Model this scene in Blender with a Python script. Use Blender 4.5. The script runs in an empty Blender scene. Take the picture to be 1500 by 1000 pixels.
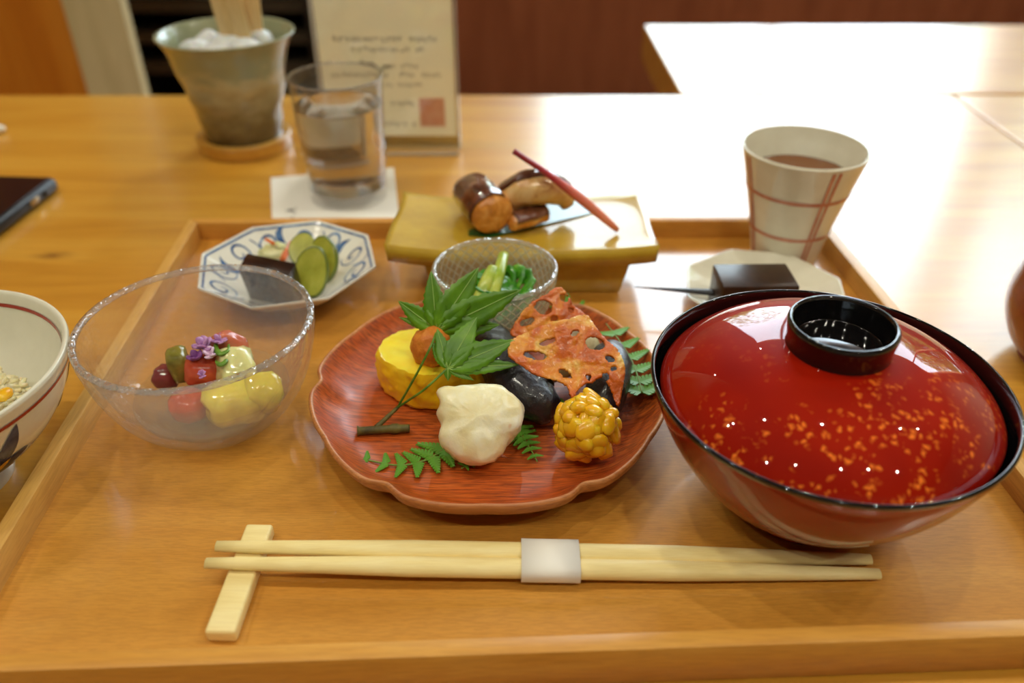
import bpy, bmesh, math, random
from mathutils import Vector, Matrix, noise
random.seed(7)
PI = math.pi
SC = bpy.context.scene
COL = SC.collection

# ------------------------------------------------------------------ camera
FPX, TH, CAMZ = 1203.0, math.atan(.684), .257
CT, ST = math.cos(TH), math.sin(TH)
cam = bpy.data.cameras.new('camera')
cam.sensor_width = 36.0
cam.lens = FPX / 1500 * 36
cam.clip_start = .01
cam.dof.use_dof = True
cam.dof.focus_distance = .345
cam.dof.aperture_fstop = 5.4
camo = bpy.data.objects.new('camera', cam)
camo.location = (0, 0, CAMZ)
camo.rotation_euler = (PI / 2 - TH, 0, 0)
COL.objects.link(camo)
SC.camera = camo

# ------------------------------------------------------------------ world, daylight, exposure
SC.view_settings.view_transform = 'Standard'
SC.view_settings.look = 'None'
SC.view_settings.gamma = 1
SC.view_settings.use_curve_mapping = False
SC.view_settings.exposure = 0.0
w = bpy.data.worlds.new('sky')
SC.world = w
w.use_nodes = True
bg = w.node_tree.nodes['Background']
bg.inputs[0].default_value = (.74, .89, 1.0, 1)
bg.inputs[1].default_value = 10.0
LAMP_W = 1.12
LAMP_COL = (1.0, .95, .78)

WY = 3.0                       # window wall
WIN = [(.08, 1.76), (1.86, 3.45)]
WZ0, WZ1 = .22, 2.05
for a, b in WIN:               # the sky enters through the two window openings
    L = bpy.data.lights.new('window_portal', 'AREA')
    L.shape = 'RECTANGLE'; L.size = b - a; L.size_y = WZ1 - WZ0
    L.cycles.is_portal = True
    lo = bpy.data.objects.new('window_portal', L)
    lo.location = ((a + b) / 2, WY + .08, (WZ0 + WZ1) / 2)
    lo.rotation_euler = (-PI / 2, 0, 0)
    COL.objects.link(lo)

# ------------------------------------------------------------------ measuring helpers
def at(px, py, z):
    """point of the photograph on the level plane z"""
    u, v = px - 750, py - 500
    d = (u, FPX * CT - v * ST, -FPX * ST - v * CT)
    k = (z - CAMZ) / d[2]
    return Vector((d[0] * k, d[1] * k, z))
def on_plane(px, py, p0, nrm):
    u, v = px - 750, py - 500
    d = Vector((u, FPX * CT - v * ST, -FPX * ST - v * CT))
    o = Vector((0, 0, CAMZ))
    k = (Vector(p0) - o).dot(nrm) / d.dot(nrm)
    return o + d * k

# ------------------------------------------------------------------ object helpers
def link(o, parent=None):
    COL.objects.link(o)
    if parent is not None: o.parent = parent
    return o
def tag(o, label, cat, group=None):
    o['label'] = label; o['category'] = cat
    if group: o['group'] = group
    return o
def thing(name, label, cat, loc=(0, 0, 0), rz=0, group=None):
    o = bpy.data.objects.new(name, None)
    o.empty_display_size = .01
    o.location = loc; o.rotation_euler = (0, 0, rz)
    link(o); return tag(o, label, cat, group)
def struct(o):
    o['kind'] = 'structure'; return o
def obj(name, vf, mat, parent=None, smooth=True, loc=None, rot=None, sub=0, solid=0, auto=None):
    if isinstance(vf, bmesh.types.BMesh):
        me = bpy.data.meshes.new(name); vf.to_mesh(me); vf.free()
    else:
        me = bpy.data.meshes.new(name); me.from_pydata([tuple(v) for v in vf[0]], [], vf[1]); me.update()
        bm = bmesh.new(); bm.from_mesh(me); bmesh.ops.recalc_face_normals(bm, faces=bm.faces[:]); bm.to_mesh(me); bm.free()
    if smooth:
        me.polygons.foreach_set('use_smooth', [True] * len(me.polygons))
        if auto: me.set_sharp_from_angle(angle=math.radians(auto))
    me.materials.append(mat)
    o = bpy.data.objects.new(name, me)
    if loc is not None: o.location = loc
    if rot is not None: o.rotation_euler = rot
    if solid:
        m = o.modifiers.new('solid', 'SOLIDIFY'); m.thickness = solid; m.offset = 0
    if sub:
        m = o.modifiers.new('sub', 'SUBSURF'); m.levels = sub; m.render_levels = sub
    return link(o, parent)
def merge(*parts):
    V, F = [], []
    for v, f in parts:
        n = len(V); V += list(v); F += [tuple(i + n for i in q) for q in f]
    return V, F
def box(sx, sy, sz, bev=0, seg=2, c=(0, 0, 0)):
    bm = bmesh.new()
    bmesh.ops.create_cube(bm, size=1)
    for v in bm.verts: v.co = Vector((v.co.x * sx + c[0], v.co.y * sy + c[1], v.co.z * sz + c[2]))
    if bev: bmesh.ops.bevel(bm, geom=bm.edges[:], offset=bev, segments=seg, affect='EDGES', profile=.5)
    return bm
def prism(bottom, top, bev=0, seg=2):
    """closed solid between two loops of corners"""
    bm = bmesh.new()
    a = [bm.verts.new(p) for p in bottom]; b = [bm.verts.new(p) for p in top]
    n = len(a)
    bm.faces.new(a[::-1]); bm.faces.new(b)
    for i in range(n): bm.faces.new((a[i], a[(i + 1) % n], b[(i + 1) % n], b[i]))
    if bev: bmesh.ops.bevel(bm, geom=bm.edges[:], offset=bev, segments=seg, affect='EDGES', profile=.5)
    return bm
def smoothed(prof, k=4):
    """Catmull-Rom through a profile; a repeated point keeps its corner"""
    out = []
    n = len(prof)
    for i in range(n - 1):
        p0, p1, p2, p3 = prof[max(i - 1, 0)], prof[i], prof[i + 1], prof[min(i + 2, n - 1)]
        if p1 == p2: continue
        for j in range(k):
            t = j / k
            out.append(tuple(.5 * (2 * b + (c - a) * t + (2 * a - 5 * b + 4 * c - d) * t * t + (3 * b - a - 3 * c + d) * t ** 3)
                             for a, b, c, d in zip(p0, p1, p2, p3)))
    out.append(prof[-1]); return out
def lathe(prof, n=96, rad=None, disp=None):
    """prof: (r, z) from one axis end to the other; rad(phi, r, z) -> r ; disp(phi, r, z) -> (r, z)"""
    V, F, rows = [], [], []
    for r, z in prof:
        if r < 1e-7:
            rows.append([len(V)]); V.append((0, 0, z)); continue
        row = []
        for i in range(n):
            ph = 2 * PI * i / n
            rr, zz = r, z
            if rad: rr = rad(ph, r, z)
            if disp: rr, zz = disp(ph, rr, z)
            row.append(len(V)); V.append((rr * math.cos(ph), rr * math.sin(ph), zz))
        rows.append(row)
    for a, b in zip(rows, rows[1:]):
        if len(a) == 1 and len(b) == 1: continue
        for i in range(n):
            j = (i + 1) % n
            if len(a) == 1: F.append((a[0], b[i], b[j]))
            elif len(b) == 1: F.append((a[i], b[0], a[j]))
            else: F.append((a[i], b[i], b[j], a[j]))
    return V, F
def frames(pts):
    T = []
    for i in range(len(pts)):
        d = pts[min(i + 1, len(pts) - 1)] - pts[max(i - 1, 0)]
        T.append(d.normalized())
    up = Vector((0, 0, 1)) if abs(T[0].z) < .9 else Vector((0, 1, 0))
    out = []
    for t in T:
        s = t.cross(up).normalized(); up = s.cross(t).normalized()
        out.append((t, s, up))
    return out
def tube(pts, rad, n=10, sx=1.0, su=1.0, caps=True):
    pts = [Vector(p) for p in pts]
    fr = frames(pts); V, F = [], []
    for i, p in enumerate(pts):
        r = rad[i] if isinstance(rad, (list, tuple)) else rad
        t, s, u = fr[i]
        for k in range(n):
            a = 2 * PI * k / n
            V.append(p + s * (math.cos(a) * r * sx) + u * (math.sin(a) * r * su))
    for i in range(len(pts) - 1):
        for k in range(n):
            l = (k + 1) % n
            F.append((i * n + k, i * n + l, (i + 1) * n + l, (i + 1) * n + k))
    if caps:
        F.append(tuple(range(n))[::-1]); F.append(tuple((len(pts) - 1) * n + k for k in range(n)))
    return V, F
def curve(pts, k=6):
    pts = [tuple(p) for p in pts]
    return [Vector(p) for p in smoothed(pts, k)]
def nz(p, f, seed=0):
    return noise.noise(Vector(p) * f + Vector((seed * 17.3, seed * 5.1, seed * 9.7)))
def fbm(p, f, seed=0, o=3):
    return sum(nz(p, f * 2 ** k, seed + k) / 2 ** k for k in range(o))
def blob(sx, sy, sz, amp=.1, f=2.0, seed=0, sub=4, flat=None, power=None):
    bm = bmesh.new()
    bmesh.ops.create_icosphere(bm, subdivisions=sub, radius=1)
    for v in bm.verts:
        p = v.co.copy()
        if power:
            m = (abs(p.x) ** power + abs(p.y) ** power + abs(p.z) ** power) ** (1 / power)
            p = p / m
        p = p * (1 + amp * fbm(v.co, f, seed))
        if flat is not None and p.z < -flat: p.z = -flat + (p.z + flat) * .12
        v.co = Vector((p.x * sx, p.y * sy, p.z * sz))
    return bm
def resample(pts, n, closed=True):
    P = [Vector(p) for p in pts]
    if closed: P = P + [P[0]]
    L = [0]
    for a, b in zip(P, P[1:]): L.append(L[-1] + (b - a).length)
    out = []
    for i in range(n):
        s = L[-1] * i / (n if closed else n - 1)
        k = 0
        while k < len(L) - 2 and L[k + 1] < s: k += 1
        t = (s - L[k]) / max(L[k + 1] - L[k], 1e-9)
        out.append(P[k].lerp(P[k + 1], t))
    return out
def closed_curve(pts, k=5):
    n = len(pts); out = []
    for i in range(n):
        p0, p1, p2, p3 = [Vector(pts[(i + j) % n]) for j in (-1, 0, 1, 2)]
        for j in range(k):
            t = j / k
            out.append(.5 * (2 * p1 + (p2 - p0) * t + (2 * p0 - 5 * p1 + 4 * p2 - p3) * t * t + (3 * p1 - p0 - 3 * p2 + p3) * t ** 3))
    return out
def pillow(outline, nrm, thick, amp=0, f=60, seed=0, n=56, rings=9, flatness=.5):
    """rounded solid with the given outline (3-D points of one plane)"""
    O = resample(closed_curve(outline), n)
    c = sum(O, Vector()) / n
    V, F = [], []
    rows = []
    for side in (0, 1):
        pass
    for k in range(1, rings):
        t = PI * k / rings - PI / 2
        s = math.cos(t) ** flatness
        h = math.sin(t) * thick / 2
        row = []
        for p in O:
            q = c + (p - c) * s + nrm * h
            row.append(len(V)); V.append(q)
        rows.append(row)
    # extra inner rings for shape
    def cap(row, h, s0):
        prev = row
        for s in (.85, .7, .55, .4, .25, .1):
            r2 = []
            for p in O:
                r2.append(len(V)); V.append(c + (p - c) * s0 * s + nrm * h * (1 + .30 * (1 - s * s)))
            loop(prev, r2); prev = r2
        ci = len(V); V.append(c + nrm * h * 1.30)
        for i in range(n): F.append((prev[i], prev[(i + 1) % n], ci))
    def loop(a, b):
        for i in range(n): F.append((a[i], a[(i + 1) % n], b[(i + 1) % n], b[i]))
    for a, b in zip(rows, rows[1:]): loop(a, b)
    s0 = math.cos(PI / rings - PI / 2) ** flatness
    cap(rows[-1], thick / 2 * 1.03, s0); cap(rows[0], -thick / 2 * 1.03, s0)
    if amp:
        V = [v + Vector((fbm(v, f, seed), fbm(v, f, seed + 21), fbm(v, f, seed + 42))) * amp for v in V]
    bm = bmesh.new()
    vs = [bm.verts.new(v) for v in V]
    for q in F:
        try: bm.faces.new([vs[i] for i in q])
        except ValueError: pass
    bmesh.ops.recalc_face_normals(bm, faces=bm.faces[:])
    return bm
def seg_dist(p, a, b):
    ab = b - a; t = max(0, min(1, (p - a).dot(ab) / max(ab.length_squared, 1e-12)))
    return (p - (a + ab * t)).length
def poly_sdf(p, poly):
    d = min(seg_dist(p, poly[i], poly[(i + 1) % len(poly)]) for i in range(len(poly)))
    ins = False; j = len(poly) - 1
    for i in range(len(poly)):
        a, b = poly[i], poly[j]
        if (a.y > p.y) != (b.y > p.y) and p.x < (b.x - a.x) * (p.y - a.y) / (b.y - a.y) + a.x: ins = not ins
        j = i
    return -d if ins else d
def sheet(outline, holes, step, place, rag=1.6):
    """thin sheet with holes; outline/holes are 2-D polygons, place(x, y) -> 3-D point"""
    O = [Vector((p[0], p[1])) for p in outline]
    H = [[Vector((p[0], p[1])) for p in h] for h in holes]
    def sd(p):
        d = poly_sdf(p, O)
        for h in H: d = max(d, -poly_sdf(p, h))
        return d + rag * noise.noise(Vector((p.x, p.y, 0)) * .22 / (step / 2.6))
    x0 = min(p.x for p in O) - step; x1 = max(p.x for p in O) + step
    y0 = min(p.y for p in O) - step; y1 = max(p.y for p in O) + step
    nx, ny = int((x1 - x0) / step) + 2, int((y1 - y0) / step) + 2
    idx, P, D = {}, [], []
    for j in range(ny):
        for i in range(nx):
            p = Vector((x0 + i * step, y0 + j * step)); P.append(p); D.append(sd(p))
    F = []
    for j in range(ny - 1):
        for i in range(nx - 1):
            q = (j * nx + i, j * nx + i + 1, (j + 1) * nx + i + 1, (j + 1) * nx + i)
            if sum(D[k] < .45 * step for k in q) == 4: F.append(q)
    cnt = {}
    for q in F:
        for a in range(4):
            e = tuple(sorted((q[a], q[(a + 1) % 4]))); cnt[e] = cnt.get(e, 0) + 1
    bd = set(v for e, c in cnt.items() if c == 1 for v in e)
    for k in bd:
        p = P[k]; e = step * .2
        g = Vector((sd(p + Vector((e, 0))) - sd(p - Vector((e, 0))), sd(p + Vector((0, e))) - sd(p - Vector((0, e)))))
        if g.length > 1e-9:
            q = p - g.normalized() * D[k]
            if (q - p).length < step * 1.1: P[k] = q
    used = sorted(set(v for q in F for v in q)); m = {v: i for i, v in enumerate(used)}
    return [place(P[v].x, P[v].y) for v in used], [tuple(m[v] for v in q) for q in F]
def bezier_pts(*pts): return curve(pts, 8)

# ------------------------------------------------------------------ materials
MATS = {}
def newmat(name):
    m = bpy.data.materials.new(name); m.use_nodes = True
    nt = m.node_tree; b = nt.nodes['Principled BSDF']
    MATS[name] = m
    return m, nt, b
def setp(b, **k):
    nm = dict(rough='Roughness', metal='Metallic', spec='Specular IOR Level', ior='IOR', trans='Transmission Weight',
              coat='Coat Weight', coatr='Coat Roughness', sss='Subsurface Weight', sssr='Subsurface Radius', ssss='Subsurface Scale', alpha='Alpha')
    for a, v in k.items():
        if a == 'col': b.inputs['Base Color'].default_value = (*v, 1)
        else: b.inputs[nm[a]].default_value = v
def srgb(r, g, b):
    f = lambda c: (c / 255 / 12.92) if c <= 10 else ((c / 255 + .055) / 1.055) ** 2.4
    return f(r), f(g), f(b)
def plain(name, col, **k):
    m, nt, b = newmat(name); setp(b, col=col, **k); return m
def N(nt, typ, **k):
    n = nt.nodes.new(typ)
    for a, v in k.items(): setattr(n, a, v)
    return n
def ramp(nt, fac, stops, interp='LINEAR'):
    r = N(nt, 'ShaderNodeValToRGB'); e = r.color_ramp.elements
    r.color_ramp.interpolation = interp
    while len(e) < len(stops): e.new(.5)
    for q, (p, c) in zip(e, stops): q.position = p; q.color = (*c, 1) if len(c) == 3 else c
    nt.links.new(fac, r.inputs[0]); return r
def mixc(nt, fac, a, b, mode='MIX'):
    n = N(nt, 'ShaderNodeMix', data_type='RGBA', blend_type=mode)
    for s, v in ((n.inputs[0], fac), (n.inputs[6], a), (n.inputs[7], b)):
        if hasattr(v, 'links'): nt.links.new(v, s)
        elif isinstance(v, (int, float)): s.default_value = v
        else: s.default_value = (*v, 1)
    return n.outputs[2]
def coords(nt, scale=(1, 1, 1), rot=(0, 0, 0), loc=(0, 0, 0)):
    t = N(nt, 'ShaderNodeTexCoord'); m = N(nt, 'ShaderNodeMapping')
    m.inputs['Scale'].default_value = scale; m.inputs['Rotation'].default_value = rot; m.inputs['Location'].default_value = loc
    nt.links.new(t.outputs['Object'], m.inputs[0]); return m.outputs[0]
def noisetex(nt, vec, scale, detail=3, rough=.5, dist=0):
    n = N(nt, 'ShaderNodeTexNoise'); n.inputs['Scale'].default_value = scale; n.inputs['Detail'].default_value = detail
    n.inputs['Roughness'].default_value = rough; n.inputs['Distortion'].default_value = dist
    if vec is not None: nt.links.new(vec, n.inputs['Vector'])
    return n.outputs[0]
def bump(nt, b, h, strength=.2, dist=.001, coat=False):
    n = N(nt, 'ShaderNodeBump'); n.inputs['Strength'].default_value = strength; n.inputs['Distance'].default_value = dist
    nt.links.new(h, n.inputs['Height']); nt.links.new(n.outputs[0], b.inputs['Normal'])
def wood(name, c0, c1, c2, grain=(1, 14, 14), scale=6, fine=(3, 220, 220), finecol=None, fineamt=.25, rough=.4, coat=0, coatr=.2, bmp=.08, rot=(0, 0, 0), knots=(), spec=.5):
    m, nt, b = newmat(name)
    v = coords(nt, grain, rot)
    a = noisetex(nt, v, scale, 4, .55, .6)
    r = ramp(nt, a, [(.28, c0), (.5, c1), (.72, c2)])
    v2 = coords(nt, fine, rot)
    g = noisetex(nt, v2, 8, 2, .6, .2)
    gr = ramp(nt, g, [(.42, (0, 0, 0)), (.62, (1, 1, 1))])
    dk = finecol or tuple(x * .55 for x in c0)
    mul = N(nt, 'ShaderNodeMath', operation='MULTIPLY'); mul.inputs[1].default_value = fineamt
    nt.links.new(gr.outputs[0], mul.inputs[0])
    col = mixc(nt, mul.outputs[0], r.outputs[0], dk)
    for (kx, ky, ks, kc) in knots:
        t = N(nt, 'ShaderNodeTexCoord')
        mp = N(nt, 'ShaderNodeMapping'); mp.inputs['Location'].default_value = (-kx, -ky * 2.2, 0); mp.inputs['Scale'].default_value = (1, 2.2, 0)
        nt.links.new(t.outputs['Object'], mp.inputs[0])
        nn = N(nt, 'ShaderNodeVectorMath', operation='LENGTH'); nt.links.new(mp.outputs[0], nn.inputs[0])
        q = noisetex(nt, coords(nt, (40, 160, 40)), 1.5, 3)
        ad = N(nt, 'ShaderNodeMath', operation='MULTIPLY_ADD'); ad.inputs[1].default_value = ks * 1.1; nt.links.new(q, ad.inputs[0]); nt.links.new(nn.outputs['Value'], ad.inputs[2])
        kr = ramp(nt, ad.outputs[0], [(ks * .62, (.85, .85, .85)), (ks * .95, (.4, .4, .4)), (ks * 1.8, (0, 0, 0))])
        col = mixc(nt, kr.outputs[0], col, kc)
    nt.links.new(col, b.inputs['Base Color'])
    setp(b, rough=rough, coat=coat, coatr=coatr, spec=spec)
    if bmp: bump(nt, b, g, bmp, .0004)
    return m
def glass(name, col=(1, 1, 1), rough=0.0, ior=1.47):
    m, nt, b = newmat(name); setp(b, col=col, trans=1, rough=rough, ior=ior); return m
def thin_clear(name, gl=.08, tint=(1, 1, 1), rough=.02):
    m, nt, b = newmat(name)
    nt.nodes.remove(b)
    t = N(nt, 'ShaderNodeBsdfTransparent'); t.inputs[0].default_value = (*tint, 1)
    g = N(nt, 'ShaderNodeBsdfGlossy'); g.inputs['Roughness'].default_value = rough
    mx = N(nt, 'ShaderNodeMixShader'); mx.inputs[0].default_value = gl
    nt.links.new(t.outputs[0], mx.inputs[1]); nt.links.new(g.outputs[0], mx.inputs[2])
    nt.links.new(mx.outputs[0], nt.nodes['Material Output'].inputs[0]); return m
def clear(name, milk=.04, tint=(1, 1, 1), rough=.02, bscale=0, bstr=.3, fac=1.0, milkcol=(.9, .92, .92)):
    """thin clear wall: see-through straight on, mirror-like at a slant (Fresnel), with a little milkiness"""
    m, nt, b = newmat(name)
    nt.nodes.remove(b)
    t = N(nt, 'ShaderNodeBsdfTransparent'); t.inputs[0].default_value = (*tint, 1)
    g = N(nt, 'ShaderNodeBsdfGlossy'); g.inputs['Roughness'].default_value = rough
    fr = N(nt, 'ShaderNodeLayerWeight'); fr.inputs[0].default_value = .5
    pw = N(nt, 'ShaderNodeMath', operation='POWER'); pw.inputs[1].default_value = 3.5; nt.links.new(fr.outputs['Facing'], pw.inputs[0])
    mu = N(nt, 'ShaderNodeMath', operation='MULTIPLY_ADD'); mu.inputs[1].default_value = .55 * fac; mu.inputs[2].default_value = .045 * fac; mu.use_clamp = True; nt.links.new(pw.outputs[0], mu.inputs[0])
    d = N(nt, 'ShaderNodeBsdfTranslucent'); d.inputs[0].default_value = (*milkcol, 1)
    d2 = N(nt, 'ShaderNodeBsdfDiffuse'); d2.inputs[0].default_value = (*milkcol, 1)
    dd = N(nt, 'ShaderNodeMixShader'); nt.links.new(d.outputs[0], dd.inputs[1]); nt.links.new(d2.outputs[0], dd.inputs[2])
    m0 = N(nt, 'ShaderNodeMixShader'); m0.inputs[0].default_value = milk; nt.links.new(t.outputs[0], m0.inputs[1]); nt.links.new(dd.outputs[0], m0.inputs[2])
    mx = N(nt, 'ShaderNodeMixShader'); nt.links.new(mu.outputs[0], mx.inputs[0]); nt.links.new(m0.outputs[0], mx.inputs[1]); nt.links.new(g.outputs[0], mx.inputs[2])
    nt.links.new(mx.outputs[0], nt.nodes['Material Output'].inputs[0])
    if bscale:
        n = N(nt, 'ShaderNodeBump'); n.inputs['Strength'].default_value = bstr; n.inputs['Distance'].default_value = .004
        nt.links.new(noisetex(nt, coords(nt), bscale, 2), n.inputs['Height'])
        nt.links.new(n.outputs[0], g.inputs['Normal']); nt.links.new(n.outputs[0], fr.inputs['Normal'])
    return m
def mottled(name, stops, scale=200, detail=4, rough=.4, bmp=0, bscale=None, stretch=(1, 1, 1), sss=0, ssscale=.004, dist=0, **k):
    m, nt, b = newmat(name)
    a = noisetex(nt, coords(nt, stretch), scale, detail, .55, dist)
    r = ramp(nt, a, stops); nt.links.new(r.outputs[0], b.inputs['Base Color'])
    setp(b, rough=rough, **k)
    if sss: setp(b, sss=sss, ssss=ssscale, sssr=(1, .6, .3))
    if bmp:
        h = noisetex(nt, coords(nt, stretch), bscale or scale * 2, 4, .6); bump(nt, b, h, bmp, .001)
    return m
kp = at(78, 374, 0); kp2 = at(15, 392, 0)
M_TABLE = wood('table_wood', srgb(194, 132, 34), srgb(212, 152, 48), srgb(224, 170, 66), (1.2, 11, 11), 4, (2.5, 70, 70), None, .12, .4, 1.0, .2, .0,
               knots=((kp.x, kp.y, .014, srgb(96, 44, 12)),))
M_TRAY = wood('tray_wood', srgb(202, 138, 48), srgb(208, 146, 56), srgb(214, 154, 64), (1, 8, 8), 5, (22, 260, 260), srgb(140, 84, 26), .26, .36, 1.0, .12, .0)
M_RAIL = wood('rail_wood', srgb(206, 142, 52), srgb(214, 152, 62), srgb(222, 164, 74), (2, 12, 12), 6, (9, 120, 120), srgb(150, 90, 34), .2, .45, .1, .3, .0)
M_RAILY = wood('side_rail_wood', srgb(208, 154, 70), srgb(220, 168, 84), srgb(228, 180, 98), (12, 2, 12), 6, (120, 9, 120), srgb(150, 90, 34), .2, .45, .1, .3, .0)
M_PLATE = wood('plate_wood', srgb(184, 76, 16), srgb(200, 92, 26), srgb(214, 114, 44), (1, 12, 3), 7, (11, 200, 30), srgb(96, 34, 8), .70, .42, .35, .34, .2)
M_PRIM = wood('plate_rim_wood', srgb(186, 112, 56), srgb(198, 128, 70), srgb(210, 144, 86), (1, 10, 10), 7, (6, 120, 120), srgb(130, 66, 26), .4, .45, .1, .3, .1)
M_BAMBOO = wood('bamboo', srgb(238, 214, 140), srgb(246, 224, 154), srgb(250, 232, 168), (3, 20, 20), 8, (12, 300, 300), srgb(200, 160, 90), .15, .5, 0, .3, .0)
M_TONG = wood('tong_wood', srgb(232, 194, 128), srgb(242, 208, 146), srgb(250, 220, 164), (40, 40, 4), 6, (220, 220, 9), srgb(170, 120, 60), .3, .5, 0, .3, 0)
M_PANEL = wood('panel_wood', srgb(208, 120, 26), srgb(220, 134, 34), srgb(230, 148, 46), (10, 10, 1), 3, (60, 60, 3), None, .12, .4, .2, .3, 0)
M_POST = wood('post_wood', srgb(214, 198, 146), srgb(224, 208, 158), srgb(234, 220, 172), (14, 14, 1), 3, (60, 60, 3), None, .1, .5, 0, .3, 0)
M_FLOOR = wood('floor_wood', srgb(140, 78, 46), srgb(156, 90, 56), srgb(168, 104, 68), (1, 6, 6), 3, (3, 40, 40), None, .2, .5, .2, .3, 0)
M_WAINS = wood('wainscot_wood', srgb(146, 84, 52), srgb(162, 98, 62), srgb(176, 110, 74), (8, 8, 1), 2, (40, 40, 3), None, .2, .45, .2, .3, 0)
M_WALL = plain('plaster', srgb(190, 172, 136), rough=.9)
M_CEIL = plain('ceiling_board', srgb(120, 86, 50), rough=.8)
M_DARK = plain('dark_shade_and_fittings', srgb(22, 20, 17), rough=.5)  # near-black; on the cabinet it paints in the shade under a counter
M_SLAT = plain('dark_slat', srgb(58, 52, 40), rough=.5)
M_WHITE = mottled('white_porcelain', [(.3, srgb(232, 230, 218)), (.7, srgb(240, 238, 228))], 40, rough=.12, coat=.4)
M_CREAM = mottled('cream_porcelain', [(.3, srgb(226, 220, 198)), (.7, srgb(236, 232, 212))], 60, rough=.15, coat=.4)
M_RICEB = mottled('rice_bowl_glaze', [(.3, srgb(222, 218, 196)), (.7, srgb(232, 228, 208))], 50, rough=.14, coat=.4)
M_BLUE = mottled('cobalt_paint', [(.35, srgb(44, 74, 130)), (.65, srgb(110, 146, 190))], 160, rough=.15)
M_NAVY = mottled('navy_paint', [(.35, srgb(40, 46, 74)), (.65, srgb(70, 78, 108))], 160, rough=.15)
M_RED = plain('red_line_paint', srgb(160, 44, 24), rough=.2)
M_PINK = mottled('pink_line_paint', [(.3, srgb(196, 120, 96)), (.7, srgb(214, 150, 126))], 150, rough=.2)
M_YEL = plain('yellow_paint', srgb(222, 170, 60), rough=.2)
M_BLACK = plain('black_lacquer', srgb(14, 13, 14), rough=.07, coat=.6, coatr=.03)
M_PAPER = plain('paper', srgb(240, 236, 226), rough=.8)
def paperish(name, col):
    m, nt, b = newmat(name); setp(b, col=col, rough=.7)
    t = N(nt, 'ShaderNodeBsdfTranslucent'); t.inputs[0].default_value = (*col, 1)
    mx = N(nt, 'ShaderNodeMixShader'); mx.inputs[0].default_value = .5
    nt.links.new(b.outputs[0], mx.inputs[1]); nt.links.new(t.outputs[0], mx.inputs[2]); nt.links.new(mx.outputs[0], nt.nodes['Material Output'].inputs[0]); return m
M_CARD = paperish('card_paper', srgb(252, 244, 222))
M_INK = plain('grey_ink', srgb(120, 104, 84), rough=.8)
M_STAMP = mottled('stamp_ink', [(.3, srgb(224, 150, 128)), (.7, srgb(232, 180, 158))], 120, rough=.8)
M_GLASS = clear('clear_glass', .02)
M_BOWLG = clear('rippled_glass', .07, rough=.05, bscale=90, bstr=.6)
M_GLASS2 = clear('cut_glass', .14, (.97, .95, .88), .06, fac=1.6, milkcol=(.92, .90, .76))
M_WATER = glass('water', (.99, .99, .98), .08, 1.33)
M_ICE = glass('ice', (.97, .98, 1), .18, 1.31)
M_ACRYL = thin_clear('acrylic', .06, (.97, .97, .95), .03)
M_PANE = thin_clear('window_glass', .05)

def lacquer():
    m, nt, b = newmat('red_lacquer')
    v = coords(nt)
    base = ramp(nt, noisetex(nt, v, 30, 2), [(.3, srgb(140, 14, 1)), (.7, srgb(166, 28, 2))])
    wv = N(nt, 'ShaderNodeTexVoronoi'); wv.inputs['Scale'].default_value = 330; wv.inputs['Randomness'].default_value = 1
    dv = noisetex(nt, v, 260, 2)
    mx = N(nt, 'ShaderNodeMix', data_type='VECTOR'); mx.inputs[0].default_value = .0050
    t = nt.nodes.new('ShaderNodeTexNoise'); t.inputs['Scale'].default_value = 300; nt.links.new(v, t.inputs['Vector'])
    nt.links.new(v, mx.inputs[4]); nt.links.new(t.outputs['Color'], mx.inputs[5]); nt.links.new(mx.outputs[1], wv.inputs['Vector'])
    sp = ramp(nt, wv.outputs['Distance'], [(.16, (1, 1, 1)), (.44, (0, 0, 0))])
    den = ramp(nt, noisetex(nt, v, 60, 3, .6), [(.46, (0, 0, 0)), (.54, (1, 1, 1))])
    # flecks are gold; their thickening toward the front paints in the lamp light
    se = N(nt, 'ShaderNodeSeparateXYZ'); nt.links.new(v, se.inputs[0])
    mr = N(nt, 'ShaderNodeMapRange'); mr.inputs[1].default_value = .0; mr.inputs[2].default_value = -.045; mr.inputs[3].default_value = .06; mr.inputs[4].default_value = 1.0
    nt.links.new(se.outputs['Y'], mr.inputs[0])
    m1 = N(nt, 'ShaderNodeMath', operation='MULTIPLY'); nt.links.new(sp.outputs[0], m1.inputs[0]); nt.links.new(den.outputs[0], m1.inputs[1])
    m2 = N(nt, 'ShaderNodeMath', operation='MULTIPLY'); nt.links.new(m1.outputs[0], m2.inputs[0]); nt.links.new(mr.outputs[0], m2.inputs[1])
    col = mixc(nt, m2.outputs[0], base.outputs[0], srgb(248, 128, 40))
    nt.links.new(col, b.inputs['Base Color'])
    setp(b, rough=.5, spec=.05, coat=1.0, coatr=.02); b.inputs['Coat IOR'].default_value = 1.5
    return m
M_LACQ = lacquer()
M_LACQ2 = mottled('red_lacquer_bowl', [(.3, srgb(138, 22, 4)), (.7, srgb(156, 34, 7))], 24, rough=.5, spec=.1, coat=1.0, coatr=.04)

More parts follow.
